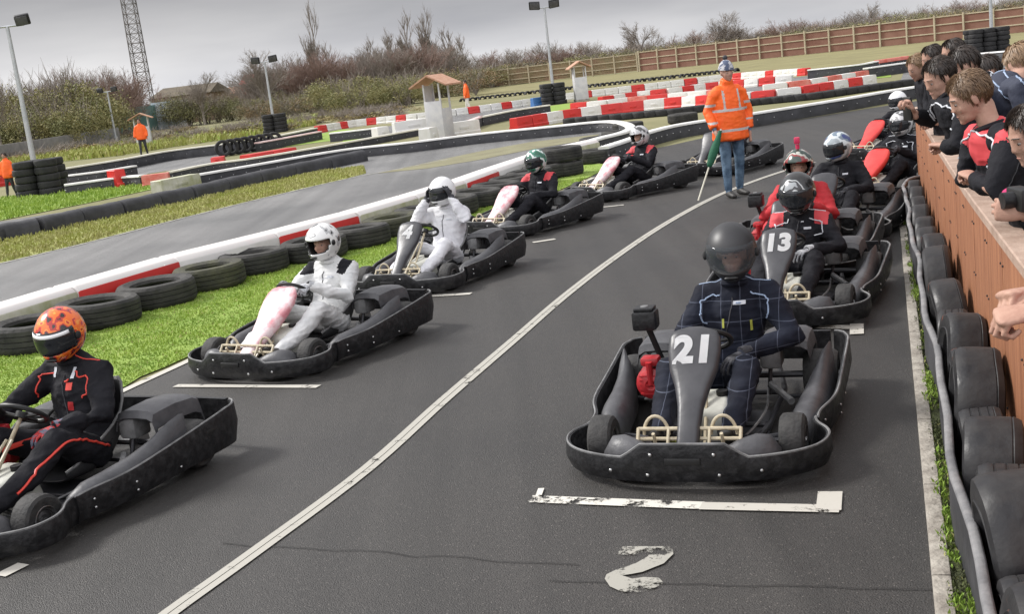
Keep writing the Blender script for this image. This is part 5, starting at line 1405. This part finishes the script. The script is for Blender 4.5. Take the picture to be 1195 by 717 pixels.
# ------------------------------------------------------------------ huts, lamps, mast, fence, buildings
MT['tile'] = M('roof_tile', (.42,.22,.14), .8, c2=(.52,.32,.22), scale=9, bump=.4)
MT['panelw'] = M('hut_panel', (.50,.50,.52), .6, c2=(.62,.61,.60), scale=4)
MT['galv'] = M('galvanised', (.42,.44,.46), .45, metal=.5, c2=(.52,.53,.55), scale=3)
MT['timber'] = M('post_timber', (.36,.30,.20), .85, c2=(.46,.40,.29), scale=3)
MT['fence_red'] = M('fence_panel_red', (.15,.065,.045), .9, c2=(.235,.125,.09), scale=.5, lo=.3, hi=.7)
MT['fence_old'] = M('fence_panel_old', (.20,.17,.09), .9, c2=(.25,.15,.10), scale=.5, lo=.3, hi=.7)
def hut(label, x, y, H, rz, w=.62, rw=1.35):
    p = G(x, y); r = thing('marshal_hut', label, 'hut', (p.x, p.y, 0), rz, 'small tiled marshal huts'); k = H/1.95
    mb = MB()
    for sx_ in (-1,1):
        for sy in (-1,1): mb.box((sx_*w*.45, sy*w*.45, H*.43), (.05,.05,H*.86))
    mb.build('corner_posts', 'panelw', r)
    mb = MB(); mb.box((0,-w*.49,H*.30), (w,.02,H*.60), bev=.004); mb.box((-w*.49,0,H*.42), (.02,w*.9,H*.84), bev=.004); mb.box((w*.49,0,H*.24), (.02,w*.9,H*.48), bev=.004); mb.build('side_panels', 'panelw', r)
    mb = MB(); hw = rw/2; hl = w*.8
    for s in (-1,1):
        mb.add([V((0,-hl,H)), V((0,hl,H)), V((s*hw,hl,H*.84)), V((s*hw,-hl,H*.84)), V((0,-hl,H-.05)), V((0,hl,H-.05)), V((s*hw,hl,H*.84-.05)), V((s*hw,-hl,H*.84-.05))], [(0,1,2,3),(7,6,5,4),(0,3,7,4),(1,5,6,2),(3,2,6,7),(0,4,5,1)])
    mb.build('roof', 'tile', r, ang=30)
    mb = MB(); mb.box((0,0,.05), (w*1.1,w*1.1,.1)); mb.build('base', 'kerb', r)
hut('near marshal hut with a brown tiled roof beside the white block', 516, 163, 2.05, -.5)
hut('middle marshal hut on thin legs in front of the wooden fence', 679, 118, 1.9, .1, .6, 1.1)
hut('farthest marshal hut on the left grass bank behind a marshal in orange', 170, 172, 1.9, .2, .8, 1.3)
def lamp(label, x, y, H, heads=((-.5,.2),(.45,-.3)), r0=.075, arm=.5, sz=.42):
    p = G(x, y); r = thing('lamp_post', label, 'lamp post', (p.x, p.y, 0), 0, 'floodlight posts')
    mb = MB(); mb.tube([(0,0,0),(0,0,H*.5),(0,0,H)], [r0*1.2, r0*.95, r0*.7], 10); mb.tube([(0,0,0),(0,0,.4)], r0*2, 10); mb.build('post', 'galv', r)
    mb = MB(); mb.tube([(-arm,0,H),(arm,0,H)], .035, 6); mb.build('cross_arm', 'galv', r)
    for s in (-1,1):
        mb = MB(); mb.box((s*arm,-.05,H+.14), (sz,.16,sz*.75), RX(.35) @ RZ(s*.3), bev=.03); fd = mb.build('floodlight', 'plastic', r)
        mb = MB(); mb.box((s*arm,-.16,H+.10), (sz*.84,.02,sz*.6), RX(.35) @ RZ(s*.3), bev=.005); mb.build('lamp_glass', 'greyplastic', fd)
    return r
lamp('tall grey floodlight post at the left edge rising from the big tyre stack', 46, 222, 4.9)
lamp('short floodlight post left of the tall poplar', 321, 152, 3.9, sz=.5)
lamp('central floodlight post in front of the fence', 647, 118, 4.75, sz=.55)
lamp('floodlight post at upper right whose head is out of frame', 1158, 62, 6.5)
lamp('small far floodlight post in front of the olive thicket at left', 136, 166, 3.6, sz=.45)
# lattice mast
bp = atx(176, 128); mt = thing('lattice_mast', 'tall lattice radio mast rising out of frame at upper left', 'mast', bp); mb = MB(); W_ = .62
for z in range(0, 26):
    w0 = W_*(1.15-.012*z); w1 = W_*(1.15-.012*(z+1)); cs = [(-1,-1),(1,-1),(1,1),(-1,1)]
    for i in range(4):
        a, b = cs[i], cs[(i+1) % 4]
        mb.tube([(a[0]*w0,a[1]*w0,z),(b[0]*w1,b[1]*w1,z+1)], .03, 4); mb.tube([(a[0]*w1,a[1]*w1,z+1),(b[0]*w1,b[1]*w1,z+1)], .03, 4)
        mb.tube([(b[0]*w0,b[1]*w0,z),(a[0]*w1,a[1]*w1,z+1)], .03, 4)
MT['mast'] = M('mast_grey', (.12,.115,.11), .6, c2=(.2,.18,.17), scale=.5); mb.build('bracing', 'mast', mt, ang=0)
mb = MB()
for i in range(4):
    a = cs[i]; mb.tube([(a[0]*W_*1.15,a[1]*W_*1.15,0),(a[0]*W_*.83,a[1]*W_*.83,26)], .06, 5)
mb.build('legs', 'mast', mt)
# wooden fence: open older part, then the boarded part
def fence_run(label, P0, P1, H, panel, bay=2.45, gap=False, seed=1):
    r = thing('wooden_fence', label, 'fence', P0); d = P1-P0; L = d.length; d.normalize(); n = int(L/bay); ang = math.atan2(d.y, d.x); rd = random.Random(seed)
    for i in range(n+1):
        p = d*(L*i/n); mb = MB(); mb.box(p+V((d.y,-d.x,0))*.09+V((0,0,H*.52)), (.13,.13,H*1.08), RZ(ang)); mb.build('post', 'timber', r)
    for i in range(n):
        a, b = d*(L*i/n), d*(L*(i+1)/n); c = (a+b)/2; mb = MB(); h = H*rd.uniform(.93,.98)
        nb = 9 if gap else 1
        if gap:
            for k in range(9): mb.box(c+V((0,0,.1+(h-.12)*(k+.5)/9)), (L/n-.02,.025,(h-.12)/9*.80), RZ(ang))
        else: mb.box(c+V((0,0,h/2+.03)), (L/n-.02,.03,h), RZ(ang))
        mb.build('panel', panel, r)
    mb = MB()
    for z in (.33,.66,.98): mb.box(d*(L/2)+V((d.y,-d.x,0))*.04+V((0,0,H*z)), (L,.05,.09), RZ(ang))
    mb.build('rail', 'timber', r)
FA, FB, FC = atx(528, 136), atx(745, 122), atx(1275, 88)
fence_run('older weathered see-through part of the fence, left of the boarded red-brown part', FA, FB, 1.85, 'fence_old', gap=True)
fence_run('long red-brown boarded fence with pale posts on the right bank', FB+(FC-FB).normalized()*.3, FC, 1.95, 'fence_red')
# bank below the fence, gently raised ground strip
bankp = [(528,136),(745,122),(1275,88)]
a_ = [atx(500,137), FA, FB, FC, atx(1330,84)]; b_ = [G(500,118), G(560,116), G(700,103), G(800,95), G(1010,77), G(1195,54), G(1290,44)]
sheet('fence_bank', [p for p in a_]+[p for p in b_[::-1]], .006, 'bankcol')
# low grey wall and containers on the left
P0, P1 = atx(-40, 66), atx(140, 88); mb = MB(); d = P1-P0
mb.box((0,0,.5), (d.length,.15,1.0), bev=.02)
MT['greywall'] = M('grey_fence', (.16,.155,.15), .85, c2=(.24,.23,.22), scale=1.5)
o = mb.build('grey_fence', 'greywall', None, (P0+P1)/2, math.atan2(d.y, d.x)); tag(o, 'low weathered grey fence below the olive thicket at left', 'fence')
def box_building(name, label, px0, px1, Y, H, mat, cat, roofm=None, depth=6, group=None):
    a, b = atx(px0, Y), atx(px1, Y); w = (b-a).length; r = thing(name, label, cat, (a+b)/2, 0, group)
    mb = MB(); mb.box((0,depth/2,H/2), (w,depth,H)); 
    wl = mb.build('wall', mat, r)
    mb = MB()
    if roofm:
        mb.add([V((-w/2-.3,-.3,H)), V((w/2+.3,-.3,H)), V((w/2+.3,depth+.3,H)), V((-w/2-.3,depth+.3,H)), V((-w/2,depth/2,H*1.35)), V((w/2,depth/2,H*1.35))], [(0,1,5,4),(2,3,4,5),(0,4,3),(1,2,5),(3,2,1,0)])
        mb.build('roof', roofm, r, ang=20)
    else:
        for i in range(int(w/.6)): mb.box((-w/2+.3+i*.6,-.03,H*.5), (.08,.05,H*.94))
        mb.build('ribs', mat, r)
    return r
MT['teal'] = M('container_teal', (.10,.20,.19), .6, c2=(.16,.27,.25), scale=1); MT['pale'] = M('container_pale', (.52,.56,.60), .5, c2=(.40,.44,.47), scale=1)
MT['brick'] = M('brick_brown', (.17,.11,.07), .9, c2=(.24,.17,.11), scale=1); MT['redclad'] = M('red_cladding', (.55,.06,.04), .6, c2=(.45,.05,.04), scale=1)
MT['mossroof'] = M('brown_roof', (.075,.06,.04), .9, c2=(.12,.095,.06), scale=.6)
box_building('container', 'teal shipping container behind the far hut on the left', 128, 172, 112, 2.4, 'teal', 'container')
box_building('container', 'pale shipping container right of the radio mast', 181, 206, 116, 2.6, 'pale', 'container')
box_building('shed', 'long brown shed with a mossy roof right of the radio mast', 182, 248, 140, 3.2, 'brick', 'shed', 'mossroof', 12)
box_building('house', 'small red clad building far behind the scrub', 286, 302, 190, 4.2, 'redclad', 'building', 'redclad', 8)
box_building('house', 'low pinkish building left of the red clad one', 262, 286, 192, 3.0, 'brick', 'building', 'tile', 8)
# ------------------------------------------------------------------ trees and scrub
def bark(name, c, c2): return M(name, c, .9, c2=c2, scale=4)
MT['bark'] = bark('bark_grey', (.17,.145,.12), (.26,.23,.20)); MT['bark_dark'] = bark('bark_dark', (.12,.095,.08), (.18,.15,.12))
MT['twig'] = bark('twigs', (.19,.16,.135), (.26,.225,.19)); MT['twig_red'] = bark('twigs_reddish', (.19,.125,.10), (.26,.18,.145))
MT['leaf_olive'] = M('leaf_olive', (.20,.18,.065), .8, c2=(.28,.25,.11), scale=1.2); MT['leaf_green'] = M('leaf_green', (.15,.155,.055), .8, c2=(.22,.215,.09), scale=1.2)
MT['leaf_brown'] = M('leaf_brown', (.20,.14,.075), .85, c2=(.28,.20,.11), scale=1.0); MT['leaf_dark'] = M('leaf_dark', (.13,.12,.065), .85, c2=(.19,.17,.10), scale=1.2)
MT['leaf_ochre'] = M('leaf_ochre', (.22,.17,.06), .85, c2=(.28,.23,.10), scale=1.0)
def bare_tree(H, seed, style='round', trunkmat='bark', twigmat='twig'):
    r = random.Random(seed); tr, cr = MB(), MB()
    def rnd_dir(d, a):
        u, w = frame(d, V((r.uniform(-1,1), r.uniform(-1,1), r.uniform(-1,1)))); return (d*math.cos(a)+u*math.sin(a)).normalized()
    def grow(p, d, L, rad, lv):
        n = 3; pts = [p]; q = p
        for i in range(n):
            d = (d+V((r.uniform(-.12,.12), r.uniform(-.12,.12), .05 if style != 'poplar' else .16))).normalized(); q = q+d*(L/n); pts.append(q)
        mb = tr if lv < 2 else cr
        mb.tube(pts, [rad*(1-.45*i/n) for i in range(n+1)], 5 if lv < 2 else 3, caps=False)
        if lv >= 5 or L < .25: return
        k = {0:6,1:5,2:4,3:4,4:3}[lv] if style != 'poplar' else {0:22,1:6,2:4,3:4,4:0}[lv]
        for i in range(k):
            t = r.uniform(.30,1) if lv else r.uniform(.22 if style == 'poplar' else .3,1); j = min(n-1, int(t*n)); pp = pts[j].lerp(pts[j+1], t*n-j)
            a = r.uniform(.35,.85) if style != 'poplar' else r.uniform(.18,.42)
            grow(pp, rnd_dir(d, a), L*r.uniform(.50,.72)*(1 if style != 'poplar' else (.55 if lv == 0 else .9)), rad*.50, lv+1)
        if lv < 4: grow(q, rnd_dir(d, .2), L*.65, rad*.55, lv+1)
    L0 = H*.42 if style != 'poplar' else H*.72
    if style == 'scrub':
        for i in range(6): grow(V((r.uniform(-.5,.5),r.uniform(-.5,.5),0)), rnd_dir(V((0,0,1)), r.uniform(.1,.5)), H*.42, H*.014, 1)
    else: grow(V((0,0,0)), V((0,0,1)), L0, H*.022, 0)
    return tr.mesh('trunk', trunkmat, 0), cr.mesh('crown', twigmat, 0)
def bush(w, h, seed, mats, n=2600, leaf=.11):
    r = random.Random(seed); vs = []; fs = []; ms = []; st = MB()
    lobes = [(V((r.uniform(-.38,.38)*w, r.uniform(-.25,.25)*w, h*r.uniform(.25,.62))), w*r.uniform(.18,.34), h*r.uniform(.25,.40)) for _ in range(9)]
    for k in range(n):
        c, rw, rh = lobes[r.randrange(len(lobes))]; a = r.uniform(0, 2*PI); e = math.asin(r.uniform(-.9,1)); q = r.uniform(.45,1.08)
        p = c+V((math.cos(a)*math.cos(e)*rw*q, math.sin(a)*math.cos(e)*rw*q, math.sin(e)*rh*q))
        if p.z < .05: p.z = r.uniform(.05,.4)
        if noise.noise(p*1.1+V((seed,0,0))) < -.22: continue
        s = leaf*r.uniform(.5,1.3); d1 = V((r.uniform(-1,1), r.uniform(-1,1), r.uniform(-.6,1))).normalized(); d2 = d1.cross(V((r.uniform(-1,1), r.uniform(-1,1), r.uniform(-1,1)))).normalized()
        o = len(vs); vs += [p-d1*s*.6, p+d2*s*.35, p+d1*s*.7, p-d2*s*.35]; fs.append((o,o+1,o+2,o+3)); ms.append(0 if noise.noise(p*.9+V((0,seed,0)))+r.uniform(-.2,.2) > 0 else 1)
    me = bpy.data.meshes.new('foliage'); me.from_pydata(vs, [], fs)
    for m in mats: me.materials.append(MT[m])
    me.polygons.foreach_set('material_index', ms); me.update()
    for i in range(26):
        a = r.uniform(0, 2*PI); t = V((math.cos(a)*w*r.uniform(.1,.5), math.sin(a)*w*.4*r.random(), h*r.uniform(.6,1.12)))
        b = V((r.uniform(-.2,.2)*w, 0, 0)); st.tube([b, b.lerp(t, .55)+V((0,0,h*.06)), t], [.04,.025,.006], 3, caps=False)
        for j in range(5):
            f = r.uniform(.4,.95); c = b.lerp(t, f)+V((0,0,h*.05)); st.tube([c, c+V((r.uniform(-.4,.4), r.uniform(-.4,.4), r.uniform(.3,.9)))*.9], [.015,.003], 3, caps=False)
    return me, st.mesh('stems', 'twig', 0)
PR = {}
for i in range(3): PR['round', i] = bare_tree(8, 20+i, 'round')
for i in range(2): PR['redround', i] = bare_tree(6, 30+i, 'round', 'bark_dark', 'twig_red')
for i in range(3): PR['poplar', i] = bare_tree(12, 40+i, 'poplar')
for i in range(3): PR['scrub', i] = bare_tree(5, 50+i, 'scrub', 'bark_dark', 'twig_red' if i == 1 else 'twig')
BU = {'olive': [bush(5, 3.6, 1, ['leaf_olive','leaf_green'], 7500), bush(4.4, 3.2, 2, ['leaf_olive','leaf_green'], 6800)], 'brown': [bush(4.6, 2.8, 3, ['leaf_brown','leaf_dark'], 5200), bush(5, 3.0, 4, ['leaf_brown','leaf_olive'], 5200)],
      'dark': [bush(5, 3.2, 5, ['leaf_dark','leaf_green'], 6000)], 'ochre': [bush(3.2, 1.0, 6, ['leaf_ochre','leaf_olive'], 1500, .10), bush(3.0, .9, 7, ['leaf_ochre','leaf_brown'], 1500, .12)]}
rt_ = random.Random(77); NT = {}
def tree(kind, px, Y, H, label, group, wide=1.0, name='bare_tree'):
    i = rt_.randrange(len([k for k in PR if k[0] == kind])); t, c = PR[kind, i]; base_h = {'round':8,'redround':6,'poplar':12,'scrub':5}[kind]
    zs = max(v.co.z for v in c.vertices); k = H/zs; p = atx(px, Y)
    r = thing(name, label, 'tree', p, rt_.uniform(0, 6.28), group); r.scale = (k*wide, k*wide, k)
    link('trunk', t, r); link('crown', c, r); return r
def shrub(kind, px, Y, H, label, group, wide=1.0, i=None):
    L = BU[kind]; m, s = L[rt_.randrange(len(L)) if i is None else i]; zs = max(v.co.z for v in m.vertices); k = H/zs
    p = atx(px, Y); r = thing('shrub', label, 'shrub', p, rt_.uniform(0, 6.28), group); r.scale = (k*wide, k*wide, k)
    link('foliage', m, r); link('stems', s, r); return r
# individually recognisable trees
tree('poplar', 374, 150, 13.5, 'tall narrow bare poplar standing alone left of centre, the tallest tree', None, 1.0)
tree('poplar', 486, 150, 11.0, 'left one of the pair of bare poplars above the near marshal hut', None, 1.3)
tree('poplar', 510, 152, 11.2, 'right one of the pair of bare poplars above the near marshal hut', None, 1.3)
tree('poplar', 462, 148, 8.4, 'slimmer bare poplar left of the pair above the near marshal hut', None, 1.2)
for px_, h_, w_ in ((440,8.2,1.9),(474,8.8,2.0),(498,9.6,1.9),(524,8.4,2.1),(392,8.0,2.0),(358,7.0,2.2),(545,7.0,2.2)):
    tree('poplar', px_, 151, h_, 'thin bare tree among the group above the near marshal hut', 'group of thin bare trees left of centre', w_)
tree('round', 752, 150, 6.2, 'round-crowned bare tree above the fence right of centre', None, 1.3)
tree('round', 315, 112, 6.6, 'bare tree behind the short floodlight post left of the tall poplar', None, 1.2)
tree('round', 240, 112, 5.0, 'bare tree with an even crown beside the red clad building', None, 1.2)
tree('round', 4, 78, 5.6, 'thin bare tree at the left picture edge', None, .8)
tree('redround', 165, 120, 6.2, 'reddish twiggy tree round the foot of the radio mast', None, 1.0)
tree('round', 848, 150, 5.8, 'rounded bare tree above the fence left of the orange marshal', None, 1.4)
tree('round', 1012, 150, 5.0, 'bare tree above the fence midway between marshal and spectators', None, 1.1)
# left thicket
for x, Y, H, k in ((22,92,3.6,'olive'),(46,90,4.6,'olive'),(66,88,5.0,'olive'),(88,90,4.9,'olive'),(108,92,4.3,'olive'),(128,98,3.6,'olive'),(10,84,3.2,'dark'),(75,82,3.4,'olive'),(100,84,3.0,'olive'),(40,82,3.2,'olive')):
    shrub(k, x, Y, H, 'dense olive green shrub in the thicket right of the leftmost lamp post', 'olive thicket at left')
for x, Y, H in ((70,104,6.6),(88,106,6.9),(104,104,6.4),(118,108,6.6),(134,106,6.0),(148,110,6.4),(56,102,5.6),(40,100,5.4),(20,98,5.0)):
    tree('scrub', x, Y, H, 'bare grey stems standing behind the olive thicket at left', 'bare stems behind the olive thicket', 1.1)
for x in (150,160,172,186): tree('redround', x, 124, 4.6, 'reddish bare scrub at the foot of the radio mast', 'reddish scrub by the mast', 1.2)
for x, Y, H in ((205,118,3.2),(222,116,3.4),(240,116,3.0),(192,120,2.6),(256,118,2.8),(272,118,2.4)): shrub('dark', x, Y, H, 'dark shrub in front of the long brown shed', 'dark shrubs before the shed')
# middle scrub belt
for i in range(26):
    x = 292+i*10.5+rt_.uniform(-4,4); Y = rt_.uniform(96,120); k = ['dark','brown','olive','dark'][i % 4]
    shrub(k, x, Y, rt_.uniform(1.7,3.0), f'{ {"dark":"dark green","brown":"brown","olive":"olive"}[k]} shrub in the scrub belt behind the left and central lanes', f'{k} shrubs in the scrub belt', 1.25)
for i in range(30):
    x = 295+i*8+rt_.uniform(-5,5); tree('scrub', x, rt_.uniform(118,135), rt_.uniform(4.6,6.6), 'bare twiggy tree in the belt behind the scrub', 'bare trees of the scrub belt', 1.4)
for x, Y, H in ((408,96,2.9),(432,98,2.6),(478,96,2.5),(415,88,2.2),(470,90,2.3)): shrub('olive', x, Y, H, 'rounded pale olive shrub at the front of the scrub belt', 'rounded shrubs at the front', 1.2)
# trees over the fence
for i in range(50):
    x = 530+i*14+rt_.uniform(-6,6); kk = 'scrub' if i % 3 else 'redround'; H = rt_.uniform(2.9,4.3)*(1.12 if 560 < x < 700 else 1)
    tree(kk, x, rt_.uniform(140,172), H, 'bare tree in the line behind the wooden fence', 'line of trees behind the fence', 1.6)
for i in range(48):
    x = 535+i*14.2+rt_.uniform(-5,5); k = ['brown','dark','brown','olive'][i % 4]
    shrub(k, x, rt_.uniform(132,150)-max(0,(x-900)*.03), rt_.uniform(2.0,2.9), f'{ {"dark":"dark green","brown":"brown","olive":"olive"}[k]} shrub behind the wooden fence', f'{k} shrubs behind the fence', 1.5)
# rough growth on the left bank
for i in range(60):
    x = rt_.uniform(-20,470); y0 = 196-.118*x; p = G(x, y0-rt_.uniform(4,17)+ (0 if x < 300 else 2)); L = BU['ochre']; m, s = L[i % 2]
    r = thing('shrub', 'low ochre tuft of rough growth on the bank behind the far left lanes', 'shrub', (p.x, p.y, 0), rt_.uniform(0,6), 'low rough growth on the left bank'); k = rt_.uniform(.35,.75); r.scale = (k*1.6,k*1.6,k*.8)
    link('foliage', m, r); link('stems', s, r)

# ------------------------------------------------------------------ camera, light, sky
cam = bpy.data.cameras.new('camera'); co = bpy.data.objects.new('camera', cam); COL.objects.link(co); SC.camera = co
cam.sensor_width = 36; cam.lens = FPX/PW*36; cam.clip_end = 3000; cam.clip_start = .05
m = Matrix((CR, CU, -CF)).transposed().to_4x4(); m.translation = CC; co.matrix_world = m
SC.render.resolution_x = 1024; SC.render.resolution_y = 615
sun_el, sun_az = math.radians(42), math.radians(-62)
sdir = V((math.sin(sun_az)*math.cos(sun_el), math.cos(sun_az)*math.cos(sun_el), math.sin(sun_el)))
ld = bpy.data.lights.new('sun', 'SUN'); ld.energy = 2.7; ld.angle = math.radians(13); ld.color = (1, .97, .93)
lo = bpy.data.objects.new('sun', ld); COL.objects.link(lo); lo.rotation_euler = (-sdir).to_track_quat('-Z', 'Y').to_euler(); lo.location = (-20, 10, 30)
w = bpy.data.worlds.new('World'); SC.world = w; w.use_nodes = True; nt = w.node_tree; N = nt.nodes.new; Lk = nt.links.new
bg = nt.nodes['Background']; sky = N('ShaderNodeTexSky'); sky.sky_type = 'NISHITA'; sky.sun_disc = False; sky.sun_elevation = sun_el; sky.sun_rotation = sun_az
sky.dust_density = 4; sky.air_density = 1.2
hs = N('ShaderNodeHueSaturation'); hs.inputs['Saturation'].default_value = .10; Lk(sky.outputs[0], hs.inputs['Color'])
tc = N('ShaderNodeTexCoord'); sp = N('ShaderNodeSeparateXYZ'); Lk(tc.outputs['Generated'], sp.inputs[0])
# overcast deck: even grey, paler towards the horizon, broken by soft bands
mp_ = N('ShaderNodeMapping'); mp_.inputs['Scale'].default_value = (1.6, 1.6, 9); Lk(tc.outputs['Generated'], mp_.inputs[0])
nz = N('ShaderNodeTexNoise'); nz.inputs['Scale'].default_value = 1.6; nz.inputs['Detail'].default_value = 5; Lk(mp_.outputs[0], nz.inputs['Vector'])
rz_ = N('ShaderNodeValToRGB'); rz_.color_ramp.elements[0].position = .3; rz_.color_ramp.elements[1].position = .7
rz_.color_ramp.elements[0].color = (.68,.69,.73,1); rz_.color_ramp.elements[1].color = (1.14,1.13,1.12,1); Lk(nz.outputs['Fac'], rz_.inputs[0])
gr = N('ShaderNodeValToRGB'); e = gr.color_ramp.elements; e[0].position = 0; e[0].color = (7.6,7.6,7.7,1); e[1].position = 1; e[1].color = (9.5,9.5,9.8,1)
x1 = e.new(.04); x1.color = (5.0,5.0,5.1,1); x2 = e.new(.125); x2.color = (1.45,1.45,1.52,1); x3 = e.new(.32); x3.color = (6.5,6.5,6.7,1)
Lk(sp.outputs['Z'], gr.inputs[0])
mu = N('ShaderNodeMix'); mu.data_type = 'RGBA'; mu.blend_type = 'MULTIPLY'; mu.inputs[0].default_value = 1; Lk(gr.outputs[0], mu.inputs[6]); Lk(rz_.outputs[0], mu.inputs[7])
mi = N('ShaderNodeMix'); mi.data_type = 'RGBA'; mi.inputs[0].default_value = .88; Lk(hs.outputs[0], mi.inputs[6]); Lk(mu.outputs[2], mi.inputs[7])
lr = N('ShaderNodeMapRange'); lr.inputs['From Min'].default_value = -.5; lr.inputs['From Max'].default_value = .5; lr.inputs['To Min'].default_value = 1.28; lr.inputs['To Max'].default_value = .86
Lk(sp.outputs['X'], lr.inputs['Value'])
yb = N('ShaderNodeMapRange'); yb.inputs['From Min'].default_value = -.8; yb.inputs['From Max'].default_value = .1; yb.inputs['To Min'].default_value = 2.2; yb.inputs['To Max'].default_value = 1.0; Lk(sp.outputs['Y'], yb.inputs['Value'])
my = N('ShaderNodeMath'); my.operation = 'MULTIPLY'; Lk(yb.outputs[0], my.inputs[0]); Lk(lr.outputs[0], my.inputs[1]); sc_ = N('ShaderNodeVectorMath'); sc_.operation = 'SCALE'; Lk(mi.outputs[2], sc_.inputs[0]); Lk(my.outputs[0], sc_.inputs['Scale']); Lk(sc_.outputs[0], bg.inputs['Color']); bg.inputs['Strength'].default_value = .09
SC.view_settings.view_transform = 'Standard'; SC.view_settings.look = 'None'; SC.view_settings.exposure = .46; SC.view_settings.gamma = 1; SC.view_settings.use_curve_mapping = False
SC.render.engine = 'CYCLES'; SC.cycles.max_bounces = 5; SC.cycles.transparent_max_bounces = 6
